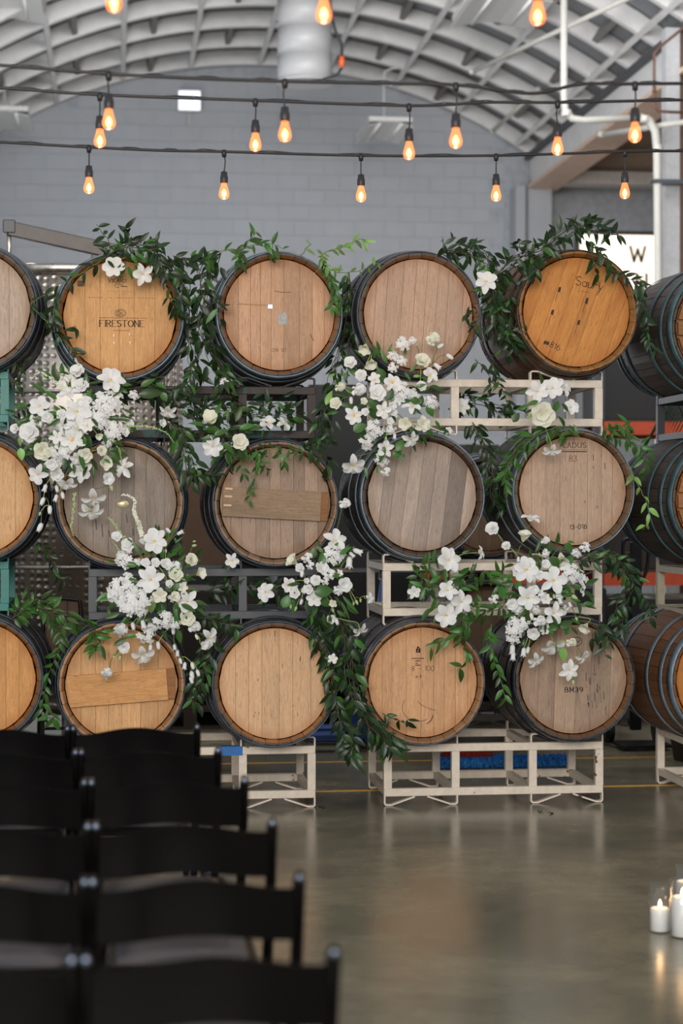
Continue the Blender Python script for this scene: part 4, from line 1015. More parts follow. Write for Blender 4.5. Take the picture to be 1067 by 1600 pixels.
    X = [at(px, 1180, 12.9).x for px in (300, 560, 850, 1120)]
    names = ['behind the first two columns', 'behind the gap under the central flowers', 'behind the blue fringed rug', 'by the right edge']
    for x, nm in zip(X, names):
        for k, lv in enumerate(('bottom', 'second', 'third')):
            pallet('dim wooden pallet %s, %s of its stack' % (nm, lv), x, 13.2, 0.142 * k)
    carton('black load on the pallets behind the central gap', X[1], 13.8, 0.43, 1.0, 0.9, 0.62, goods[0])
    carton('dark load on the pallets behind the two left columns', X[0], 13.8, 0.43, 1.0, 0.9, 0.5, goods[3])
    carton('black load on the pallets behind the right columns', X[2], 13.8, 0.43, 1.1, 0.9, 0.5, goods[0])
    carton('dark brown load on the pallets by the right edge', X[3], 13.8, 0.43, 1.0, 0.9, 0.42, goods[3])
    # blue hand pallet truck
    bl = plain('blue_enamel', (22, 62, 128), 0.4)
    a, b = at(490, 1171, 11.9), at(572, 1171, 11.9)
    t = thing('pallet_truck', 'blue steel pallet truck behind the gap between the floor racks', 'pallet truck', (b.x, 11.9, 0))
    for y in (0.0, 0.36): MB().box(a.x - b.x - 0.25, 0.0, y, y + 0.14, 0.06, 0.115, bev=0.01).obj('fork', bl, t)
    MB().box(-0.03, 0.05, 0.0, 0.5, 0.06, 0.26, bev=0.01).obj('head_frame', bl, t)
    MB().tube([(0.02, 0.25, 0.22), (0.10, 0.25, 0.75), (0.14, 0.25, 1.05)], 0.018, 10).obj('tiller', bl, t)
    MB().tube([(0.14, 0.13, 1.05), (0.15, 0.12, 1.15), (0.15, 0.38, 1.15), (0.14, 0.37, 1.05), (0.14, 0.13, 1.05)], 0.012, 8).obj('handle', plain('black_knob', (24, 24, 26), 0.4), t)
    for y in (0.16, 0.30): MB().lathe([(0.0, y), (0.08, y), (0.08, y + 0.05), (0.0, y + 0.05)], 20, Matrix.Translation((0.03, 0.0, 0.08)), axis='y').obj('wheel', plain('grey_wheel', (120, 116, 110), 0.5), t)
    # rolled shaggy rug, blue with red
    t = thing('shaggy_rug', 'blue shaggy rug with a red centre lying on the floor behind the cream floor rack', 'rug', at_z(790, 1200, 0.0))
    L = at_z(900, 1200, 0).x - at_z(690, 1200, 0).x
    red = plain('red_pile', (172, 66, 52), 0.95, vary=0.3, scale=40); blu = plain('blue_pile', (54, 132, 224), 0.95, vary=0.7, scale=45)
    MB().box(-L / 2, L / 2, 0.02, 0.2, 0.0, 0.02, bev=0.006).obj('backing', blu, t)
    rr2 = random.Random(2)
    def pile(x0, x1, y0, y1, z0, hh, nn):
        m = MB()
        for _ in range(nn):
            x, y = rr2.uniform(x0, x1), rr2.uniform(y0, y1); a = rr2.uniform(0, 6.28); l = rr2.uniform(0.6, 1.2) * hh
            dx, dy = cos(a) * 0.007, sin(a) * 0.007; tx, ty = rr2.uniform(-0.5, 0.5) * l, rr2.uniform(-0.8, 0.2) * l
            m.add([(x - dx, y - dy, z0), (x + dx, y + dy, z0), (x + tx + dx, y + ty, z0 + l), (x + tx - dx, y + ty, z0 + l)], [(0, 1, 2, 3)])
        return m
    pile(-L / 2, L / 2, 0.0, 0.2, 0.005, 0.045, 2600).obj('blue_pile', blu, t, kind='stuff')
    pile(-L / 2 + 0.05, L / 2 - 0.45, 0.1, 0.2, 0.03, 0.045, 700).obj('red_pile', red, t, kind='stuff')
    # black metal stool with wooden back
    blk = plain('black_metal', (22, 22, 24), 0.35, 0.3); p = at(97, 935, 11.2)
    t = thing('bar_stool', 'bar stool with a black metal frame and brown wooden back, behind the left columns', 'stool', (p.x, 11.2, 0)); zt = p.z; zs = zt - 0.34; w_ = 0.105
    MB().tube(catmull([(-w_ - 0.01, 0, 0), (-w_, 0, zs), (-w_, 0, zt - 0.05), (-w_ + 0.04, 0, zt - 0.006), (w_ - 0.04, 0, zt - 0.006), (w_, 0, zt - 0.05), (w_, 0, zs), (w_ + 0.01, 0, 0)], 6), 0.012, 10).obj('back_frame', blk, t)
    for k in range(3): MB().box(-w_ + 0.012 + k * 0.063, -w_ + 0.07 + k * 0.063, 0.0, 0.015, zs, zt - 0.02).obj('back_board', wood('stool_wood', (116, 92, 72), 0.6), t)
    MB().box(-0.16, 0.16, -0.02, 0.32, zs - 0.04, zs - 0.01, bev=0.008).obj('seat', wood('stool_wood', (116, 92, 72)), t)
    for sx in (-1, 1): MB().tube([(sx * 0.13, 0.29, zs - 0.04), (sx * 0.15, 0.33, 0)], 0.011, 8).obj('leg', blk, t)
    MB().tube([(-0.12, 0, 0.25), (0.12, 0, 0.25)], 0.009, 8).obj('foot_rail', blk, t)
    # hand truck between the right racks
    p = at(993, 842, 12.0); t = thing('hand_truck', 'black hand truck with a looped handle standing behind the gap at the right', 'hand truck', (p.x, 12.0, 0)); zt = p.z
    for s in (-1, 1):
        MB().tube(catmull([(s * 0.02, 0, zt - 0.42), (s * 0.03, 0, zt - 0.30), (s * 0.075, 0, zt - 0.18), (s * 0.08, 0, zt - 0.03), (s * 0.05, 0, zt), (0, 0, zt)], 5), 0.012, 8).obj('handle_loop', blk, t)
    MB().box(-0.035, 0.035, -0.02, 0.02, 0.1, zt - 0.02, bev=0.005).obj('mast', blk, t)
    MB().box(-0.16, 0.16, -0.28, 0.0, 0.02, 0.035).obj('toe_plate', blk, t)
    for s in (-1, 1): MB().lathe([(0.0, -0.02), (0.09, -0.02), (0.09, 0.02), (0.0, 0.02)], 20, Matrix.Translation((s * 0.16, 0.06, 0.10)) @ Matrix.Rotation(pi / 2, 4, 'Y')).obj('wheel', blk, t)
    # palm frond behind the black rack
    lm = MATS['palm_leaf'] if 'palm_leaf' in MATS else leafmat('palm_leaf', (24, 54, 30))
    b = at(1090, 690, 11.3); t = thing('potted_palm', 'dark palm with feathery fronds behind the black rack at the right edge', 'plant', (b.x, 11.3, 0))
    MB().lathe([(0.14, 0.0), (0.19, 0.32), (0.2, 0.34), (0.17, 0.34), (0.16, 0.3), (0.0, 0.3)], 24).obj('pot', plain('dark_pot', (60, 52, 48), 0.6), t)
    MB().tube(catmull([(0, 0, 0.3), (0.03, 0, 1.0), (0.0, 0, 1.72)], 5), 0.03, 10).obj('trunk', wood('palm_trunk', (92, 72, 52)), t)
    for k, (ax, az, ly) in enumerate(((-0.42, 0.10, -0.1), (-0.30, 0.34, 0.1), (0.35, 0.22, 0.05), (0.1, 0.45, -0.1), (-0.36, -0.05, 0.15))):
        fr_ = catmull([(0, 0, 1.70), (ax * 0.4, ly * 0.5, 1.80 + az), (ax, ly, 1.68 + az * 0.6)], 8)
        m = MB().tube(fr_, 0.005, 6)
        for i in range(2, len(fr_)):
            for s in (-1, 1):
                for dd in (0, 0.5):
                    q = fr_[i] + (fr_[i - 1] - fr_[i]) * dd
                    e = q + Vector((ax * 0.25, ly * 0.2 + s * 0.04, -0.16 - 0.03 * s)); nn = Vector((0.006, 0, 0.004))
                    m.add([q - nn, q + nn, e], [(0, 1, 2)])
        m.obj('frond', lm, t)
background()

# ------------------------------------------------------------------ leaves and petals
LD = leafmat('leaf_dark', (31, 55, 23)); LM = leafmat('leaf_mid', (56, 94, 34)); LL = leafmat('leaf_light', (112, 150, 72))
STEM = plain('stem_green', (92, 112, 52), 0.5); STEMD = plain('stem_dark', (62, 64, 36), 0.6); STEML = plain('stem_light', (150, 170, 84), 0.5)
WHITE = petalmat('petal_white', (250, 250, 248)); CREAMP = petalmat('petal_cream', (246, 245, 228)); BUDG = petalmat('bud_green', (206, 220, 160))
YEL = plain('stamen_yellow', (226, 176, 60), 0.6, vary=0.3, scale=80); PALEY = plain('stamen_pale', (214, 190, 120), 0.6, vary=0.3, scale=80)

def leaf_mb(wd=0.36, curl=0.25, fold=0.18, n=5):
    """length 1 along +x, tip drooping, folded at the midrib"""
    V = []; Fs = []
    for i in range(n + 1):
        u = i / n; x = u; hw = wd * 0.5 * (sin(pi * u ** 0.8) ** 0.85 if 0 < u < 1 else 0.02 * (u == 0)); z = -curl * u * u
        hw = max(hw, 0.004)
        V += [(x, -hw, z + fold * hw), (x, 0, z), (x, hw, z + fold * hw)]
    for i in range(n):
        b = i * 3; Fs += [(b, b + 3, b + 4, b + 1), (b + 1, b + 4, b + 5, b + 2)]
    return MB().add(V, Fs, True)
LEAF = {}
for nm, mt in (('d', LD), ('m', LM), ('l', LL)):
    LEAF[nm] = [leaf_mb(a, b, c).mesh('leaf', mt) for a, b, c in ((0.36, 0.22, 0.3), (0.42, 0.35, 0.4), (0.30, 0.15, 0.2), (0.34, 0.5, 0.3))]
LEAF['r'] = [leaf_mb(0.72, 0.18, 0.25, 6).mesh('leaf', LM), leaf_mb(0.66, 0.3, 0.3, 6).mesh('leaf', LM)]
LEAF['s'] = [leaf_mb(0.16, 0.25, 0.3, 6).mesh('leaf', LM)]
LEAF['p'] = [leaf_mb(0.62, 0.15, 0.25, 6).mesh('leaf', LL)]

def frame(xd, zd):
    x = xd.normalized(); z = (zd - x * zd.dot(x))
    z = z.normalized() if z.length > 1e-5 else x.orthogonal().normalized()
    y = z.cross(x); return Matrix((x, y, z)).transposed().to_quaternion()
FR = random.Random(21)
PXM = 1 / 318.0
def put_leaf(t, o, P, d, size, kind, nrm=None):
    z = nrm or Vector((FR.uniform(-0.7, 0.7), -1.0, FR.uniform(-0.2, 1.0)))
    me = LEAF[kind][FR.randrange(len(LEAF[kind]))]
    return link('leaf', me, t, P - o, frame(d, z), size)

def vine(label, strands, kind='d', size=21, group='leafy vines draped over the barrels', Y=9.5, name='vine', stem=STEMD):
    """strands: (pixel path, number of leaves, spread px[, Y]); stems are tubes, leaves are separate objects"""
    p0 = strands[0][0][0]; o = at(p0[0], p0[1], strands[0][3] if len(strands[0]) > 3 else Y)
    t = thing(name, label, 'vine', o, 0, group)
    for s in strands:
        path, nl, spread = s[:3]; y = s[3] if len(s) > 3 else Y; k_ = s[4] if len(s) > 4 else kind
        nst = max(1, int(nl / 16) + (1 if nl > 10 else 0)) if spread > 8 else 1
        per = nl / nst
        for q in range(nst):
            off = spread * 0.75; P = []
            for i, a in enumerate(path):
                f = 0 if i == 0 else 1
                P.append(at(a[0] + f * FR.uniform(-off, off), a[1] + f * FR.uniform(-off, off), y + FR.uniform(-0.03, 0.05)))
            S = catmull(P, 6)
            for i in range(1, len(S) - 1): S[i] = S[i] + Vector((FR.uniform(-.004, .004), FR.uniform(-.006, .006), FR.uniform(-.004, .004)))
            MB().tube([p - o for p in S], [0.0026 - 0.0014 * i / len(S) for i in range(len(S))], 5, cap=False).obj('stem', stem, t)
            m = int(round(per))
            for i in range(m):
                u = (i + FR.uniform(0.1, 0.9)) / m * (len(S) - 1); j = min(int(u), len(S) - 2); f = u - j
                b = S[j].lerp(S[j + 1], f); tg = (S[j + 1] - S[j]).normalized()
                side = 1 if i % 2 else -1
                n_ = Vector((-tg.z, 0, tg.x)) * side
                d = (tg * FR.uniform(0.2, 0.9) + n_ * FR.uniform(0.4, 1.0) + Vector((0, FR.uniform(-0.5, 0.2), -0.35)))
                sz = size * PXM * FR.uniform(0.65, 1.25)
                if spread > 8:      # a short side twig carries the leaf away from the main stem
                    e = b + n_ * FR.uniform(0.0, spread * 0.5 * PXM) + Vector((0, FR.uniform(-0.03, 0.02), 0))
                    b = e
                put_leaf(t, o, b, d, sz, k_ if FR.random() > 0.15 else ('m' if k_ == 'd' else k_))
    return t

# petals: length 1 along +x
def petal_mb(wd=0.72, cup=0.25, notch=0.0, n=4, wave=0.0, droop=0.0):
    V = []; Fs = []; m = 4
    for i in range(n + 1):
        u = i / n; hw = wd * 0.5 * (0.16 + 0.84 * sin(pi * min(1, u * 0.62 + 0.04) ** 1.0)) * (1 if u < 0.99 else 0.72)
        for k in range(m + 1):
            v = -1 + 2 * k / m; x = u - (abs(v) ** 2) * 0.14 * u * u - notch * (1 - abs(v)) * (u > 0.99)
            z = cup * hw * abs(v) ** 1.6 + 0.10 * sin(pi * u) - droop * u * u + wave * sin(v * 5 + u * 7) * u
            V.append((x, v * hw, z))
    for i in range(n):
        for k in range(m): a = i * (m + 1) + k; Fs.append((a, a + m + 1, a + m + 2, a + 1))
    return MB().add(V, Fs, True)
PETAL = {'w': [petal_mb(0.66, 0.5, 0.05, wave=0.015).mesh('petal', WHITE), petal_mb(0.74, 0.35, 0.08, wave=0.03).mesh('petal', WHITE), petal_mb(0.56, 0.6, 0.0, droop=0.15).mesh('petal', WHITE)],
         'c': [petal_mb(0.84, 0.7, 0.05, wave=0.03).mesh('petal', CREAMP), petal_mb(0.76, 0.6, 0.0, wave=0.02).mesh('petal', CREAMP)]}
def center_mb(r, h, mat, seed=0):
    rr = random.Random(seed); m = MB().lathe([(0.0, -0.06), (r * 1.1, -0.03), (r, h * 0.4), (r * 0.6, h * 0.8), (0, h)], 10)
    for _ in range(16):
        a, e = rr.uniform(0, 6.28), rr.uniform(0.3, 1.3); d = Vector((cos(a) * cos(e), sin(a) * cos(e), sin(e)))
        p = Vector((0, 0, h * 0.3)) + d * r * rr.uniform(1.1, 1.9); u = d.orthogonal().normalized() * 0.022
        v = d.cross(u)
        m.add([p - u, p + v, p + u, p - v, p + d * 0.05, p - d * 0.05], [(0, 1, 4), (1, 2, 4), (2, 3, 4), (3, 0, 4), (1, 0, 5), (2, 1, 5), (3, 2, 5), (0, 3, 5)])
    return m
CEN = {'y': center_mb(0.18, 0.16, YEL, 1).mesh('flower', YEL), 'p': center_mb(0.12, 0.10, PALEY, 2).mesh('flower', PALEY)}
def rosette_mb(layers, seed, wave=0.05):
    rr = random.Random(seed); m = MB()
    for (cnt, ln, tilt, z0) in layers:
        for k in range(cnt):
            a = 2 * pi * (k + rr.uniform(-.2, .2)) / cnt + z0 * 9
            M = Matrix.Translation((0, 0, z0)) @ Matrix.Rotation(a, 4, 'Z') @ Matrix.Rotation(-radians(tilt + rr.uniform(-6, 6)), 4, 'Y') @ Matrix.Diagonal((ln, ln, ln, 1))
            q = petal_mb(1.15, 0.55, 0.0, 3, wave); m.add(q.v, q.f, True, M)
    return m
ROS = {}
for nm, mt in (('w', WHITE), ('c', CREAMP)):
    ROS[nm] = [rosette_mb([(7, 0.92, 18, 0.0), (6, 0.80, 42, 0.05), (6, 0.62, 60, 0.1), (5, 0.45, 74, 0.12), (4, 0.28, 84, 0.15)], s, 0.06).mesh('flower', mt) for s in (1, 2)]
LIS = {nm: [rosette_mb([(5, 1.0, 28, 0.0), (4, 0.82, 52, 0.04)], s, 0.09).mesh('flower', mt) for s in (3, 4)] for nm, mt in (('w', WHITE), ('c', CREAMP))}
def ball_mb(seed):
    rr = random.Random(seed); m = MB().lathe([(0, -0.62), (0.5, -0.42), (0.66, 0.0), (0.5, 0.45), (0, 0.62)], 12)
    for _ in range(26):
        e = rr.uniform(-0.5, 1.5); a = rr.uniform(0, 6.28)
        d = Vector((cos(a) * cos(e), sin(a) * cos(e), sin(e)))
        M = Matrix.Translation(d * 0.42) @ frame(d.orthogonal() + d * 1.5, d).to_matrix().to_4x4() @ Matrix.Rotation(0.3, 4, 'Y') @ Matrix.Diagonal((0.62, 0.62, 0.62, 1))
        q = petal_mb(1.1, 0.6, 0.0, 2, 0.06); m.add(q.v, q.f, True, M)
    return m
BALL = {nm: [ball_mb(s).mesh('flower', mt) for s in (1, 2)] for nm, mt in (('w', WHITE), ('c', CREAMP))}
def bell_mb(open_=0.34):
    pr = [(0.05, 0), (0.20, 0.08), (0.27, 0.35), (0.26, 0.7), (open_, 1.0)]; m = MB(); V = []; Fs = []; seg = 15
    for (r, h) in pr:
        for k in range(seg):
            q = 2 * pi * k / seg; rr_ = r * (1 + (0.22 * cos(5 * q) if h > 0.9 else 0.05 * cos(5 * q))); V.append((h + (0.1 * cos(5 * q) if h > 0.9 else 0), rr_ * cos(q), rr_ * sin(q)))
    for i in range(len(pr) - 1):
        for k in range(seg): Fs.append((i * seg + k, i * seg + (k + 1) % seg, (i + 1) * seg + (k + 1) % seg, (i + 1) * seg + k))
    return m.add(V, Fs, True)
BELL = [bell_mb().mesh('bell', WHITE), bell_mb(0.15).mesh('bell', WHITE)]
CALYX = MB().add([(-0.06, 0, 0)] + [(0.3 if k % 2 else 0.08, 0.24 * cos(pi * k / 5), 0.24 * sin(pi * k / 5)) for k in range(10)], [(0, 1 + (k + 1) % 10, 1 + k) for k in range(10)], True).mesh('calyx', STEM)
BUD = MB().lathe([(0.0, 0.0), (0.2, 0.15), (0.27, 0.45), (0.16, 0.8), (0.0, 1.0)], 9, Matrix.Rotation(pi / 2, 4, 'Y')).mesh('bud', BUDG)
def cluster_mb(seed, n=26):
    rr = random.Random(seed); m = MB()
    for _ in range(n):
        a = rr.uniform(0, 6.28); r = sqrt(rr.random()); h = sqrt(max(0, 1 - r * r)) * 0.7
        c = Vector((r * cos(a), r * sin(a), h)) * 0.85; nn = (c + Vector((rr.uniform(-.4, .4), rr.uniform(-.4, .4), 0.9))).normalized()
        u = nn.orthogonal().normalized(); v = nn.cross(u); s = rr.uniform(0.25, 0.36); ph = rr.uniform(0, 3)
        for k in range(4):
            q = ph + k * pi / 2; d = u * cos(q) + v * sin(q); e = nn.cross(d)
            m.add([c, c + d * s * 0.6 - e * s * 0.42 + nn * 0.05, c + d * s * 1.05 + nn * 0.01, c + d * s * 0.6 + e * s * 0.42 + nn * 0.05], [(0, 1, 2, 3)], True)
    return m
CLU = [cluster_mb(s).mesh('floret_cluster', WHITE) for s in (1, 2, 3)]

def aim(px, py, cx, cy, tilt=0.35):
    """flower normal: to the viewer and a little outward from the centre of its group"""
    dx, dy = px - cx, -(py - cy); L = sqrt(dx * dx + dy * dy) + 1e-6
    k = min(1.0, L / 90.0) * tilt
    return Vector((dx / L * k + FR.uniform(-.25, .25), -1.0, dy / L * k + FR.uniform(-.15, .25) + 0.08)).normalized()
def stem_to(par, P0, P1, mat=STEML, r=0.0022, inv=None, sag=0.03):
    mid = (P0 + P1) / 2 + Vector((0, -0.01, sag)); S = catmull([P0, mid, P1], 5)
    return S
def arrangement(label, center, items, leaves=(), fill=0, fr=90, Y=9.45, cat='floral arrangement', group='white floral arrangements on the racks', name='floral_arrangement', fillkind='m'):
    cx, cy = center; o = at(cx, cy, Y + 0.10); t = thing(name, label, cat, o, 0, group)
    def depth(px, py):
        q = ((px - cx) ** 2 + (py - cy) ** 2) / float(fr * fr); return Y - 0.10 * max(0.0, 1 - q) + FR.uniform(-0.02, 0.02)
    stems = []
    for it in items:
        typ, px, py, dia = it[:4]; opt = it[4] if len(it) > 4 else {}
        if typ == 'spike':
            path, w_ = it[1], it[2]; dense = it[3]; S = catmull([at(a_, b_, depth(a_, b_) - 0.01) for a_, b_ in path], 8)
            m = MB().tube([p - o for p in S], [0.002 - 0.0012 * i / len(S) for i in range(len(S))], 5); m.obj('stem', STEML, t)
            m = MB(); N = len(S); cnt = int(dense * N)
            for i in range(cnt):
                u = i / cnt * (N - 1); j = min(int(u), N - 2); b = S[j].lerp(S[j + 1], u - j) - o; tp = 1 - 0.6 * i / cnt
                aa = FR.uniform(0, 6.28); d = Vector((cos(aa), -0.5 + 0.5 * sin(aa), sin(aa) - 0.3)).normalized(); s = w_ * PXM * 0.42 * tp
                M = Matrix.Translation(b + d * s * 0.5) @ frame(d, Vector((0, -1, 0.3))).to_matrix().to_4x4() @ Matrix.Diagonal((s, s, s, 1))
                m.lathe([(0.0, -0.4), (0.42, -0.1), (0.45, 0.3), (0.0, 0.62)], 6, M @ Matrix.Rotation(pi / 2, 4, 'Y'))
            m.obj('flower_buds', BUDG if it[4:] and it[4] == 'g' else CREAMP, t, kind='stuff')
            continue
        P = at(px, py, depth(px, py)); R = dia * PXM / 2 * 1.02
        n_ = Vector(opt['n']).normalized() if 'n' in opt else aim(px, py, cx, cy)
        if n_.z < 0: n_ = Vector((n_.x, min(n_.y, -0.5), n_.z * 0.8)).normalized()
        a = FR.uniform(0, 6.28)
        if typ in ('o', 'oc', 'oy', 'cup', 'side'):           # open blossoms with separate petals
            cen = CEN['y' if typ == 'oy' else 'p']; pk = 'c' if typ in ('oc', 'cup') else 'w'; np_ = opt.get('np', FR.choice((5, 6)))
            tilt = {'o': 14, 'oc': 18, 'oy': 20, 'cup': 52, 'side': 8}[typ]
            if typ == 'side' and 'n' not in opt:
                dx, dy = px - cx, -(py - cy); L = sqrt(dx * dx + dy * dy) + 1e-6; n_ = Vector((dx / L, -0.8, dy / L * (1 if dy > 0 else 0.5))).normalized()
            if typ == 'cup' and 'n' not in opt: n_ = (n_ + Vector((FR.uniform(-.5, .5), 0, FR.uniform(-.5, .5)))).normalized()
            f = link('flower', cen, t, P - o, n_.to_track_quat('Z', 'Y'), R * 1.04)
            for k in range(np_):
                q = Euler((0, -radians(tilt + FR.uniform(-9, 9)), 2 * pi * k / np_ + a + FR.uniform(-.12, .12)), 'XYZ').to_quaternion()
                link('petal', PETAL[pk][FR.randrange(len(PETAL[pk]))], f, (0, 0, (k % 2) * 0.02), q, (1 + FR.uniform(-.08, .06)) * (1.0 if typ != 'cup' else 1.15))
            stems.append((f, P, n_, R))
        elif typ in ('r', 'rc'): stems.append((link('flower', (BALL if FR.random() < 0.5 else ROS)['c' if typ == 'rc' else 'w'][FR.randrange(2)], t, P - o, n_.to_track_quat('Z', 'Y'), R * 1.12), P, n_, R))
        elif typ in ('l', 'lc'): stems.append((link('flower', LIS['c' if typ == 'lc' else 'w'][FR.randrange(2)], t, P - o, n_.to_track_quat('Z', 'Y'), R * 1.1), P, n_, R))
        elif typ == 'k': link('floret_cluster', CLU[FR.randrange(3)], t, P - o + Vector((0, 0.01, 0)), n_.to_track_quat('Z', 'Y'), R * 1.08, kind='stuff')
        elif typ in ('b', 'u'):
            d = Vector(opt.get('d', (FR.uniform(-.3, .3) + (px - cx) * 0.003, -0.25, -1))).normalized()
            me = BELL[FR.randrange(2)] if typ == 'b' else BUD; s = dia * PXM * (0.95 if typ == 'b' else 0.8)
            f = link('bell_blossom' if typ == 'b' else 'bud', me, t, P - o - d * s / 2, frame(d, Vector((0, -1, 0.1))), s)
            link('calyx', CALYX, f); stems.append((f, P - d * s / 2, -d, 0))
    core = at(cx, cy, Y + 0.02)
    for (f, P, n_, R) in stems:
        P1 = P + (core - P) * 0.85 + Vector((0, 0.03, 0)); b = P - n_ * R * 0.12
        if (P - core).length > 0.12:      # far blossoms spring from the nearest flower further in
            c_ = [q[1] for q in stems if (q[1] - core).length < (P - core).length - 0.02 and (q[1] - P).length > 0.03]
            if c_: c_ = min(c_, key=lambda q: (q - P).length + 0.35 * (q - core).length); P1 = c_ + Vector((0, 0.03, 0.0))
        S = catmull([b, b - n_ * min(0.03, R + 0.01) + Vector((0, 0, 0.004)), (b + P1) / 2 + Vector((0, 0.0, 0.012)), P1], 4)
        MB().tube([p - o for p in S], 0.0019, 5, cap=False).obj('stem', STEM if FR.random() < 0.5 else STEML, t)
    for (px, py, ln, ang, kd) in leaves:
        P = at(px, py, depth(px, py) - 0.01); d = Vector((cos(radians(ang)), -0.15, sin(radians(ang)))); L = ln * PXM
        put_leaf(t, o, P - d * L / 2, d, L, kd, Vector((FR.uniform(-.3, .3), -1, FR.uniform(0, .5))))
    for _ in range(fill):
        a = FR.uniform(0, 6.28); r = sqrt(FR.random()) * fr * 0.95; px, py = cx + r * cos(a), cy + r * sin(a) * 1.05
        P = at(px, py, depth(px, py) + FR.uniform(-0.005, 0.09)); d = Vector((cos(a) + FR.uniform(-.6, .6), -0.2, -sin(a) + FR.uniform(-.6, .6) - 0.2))
        put_leaf(t, o, P, d, FR.uniform(15, 26) * PXM, fillkind)
    return t
def conv(x0, y0, k, L):
    out = []
    for it in L:
        if it[0] == 'spike': out.append(('spike', [(x0 + k * a, y0 + k * b) for a, b in it[1]], it[2] * k * 1.0, it[3] * 1.6) + tuple(it[4:]))
        else: out.append((it[0], x0 + k * it[1], y0 + k * it[2], k * it[3]) + tuple(it[4:]))
    return out
def convl(x0, y0, k, L): return [(x0 + k * a, y0 + k * b, k * c, d, e) for a, b, c, d, e in L]
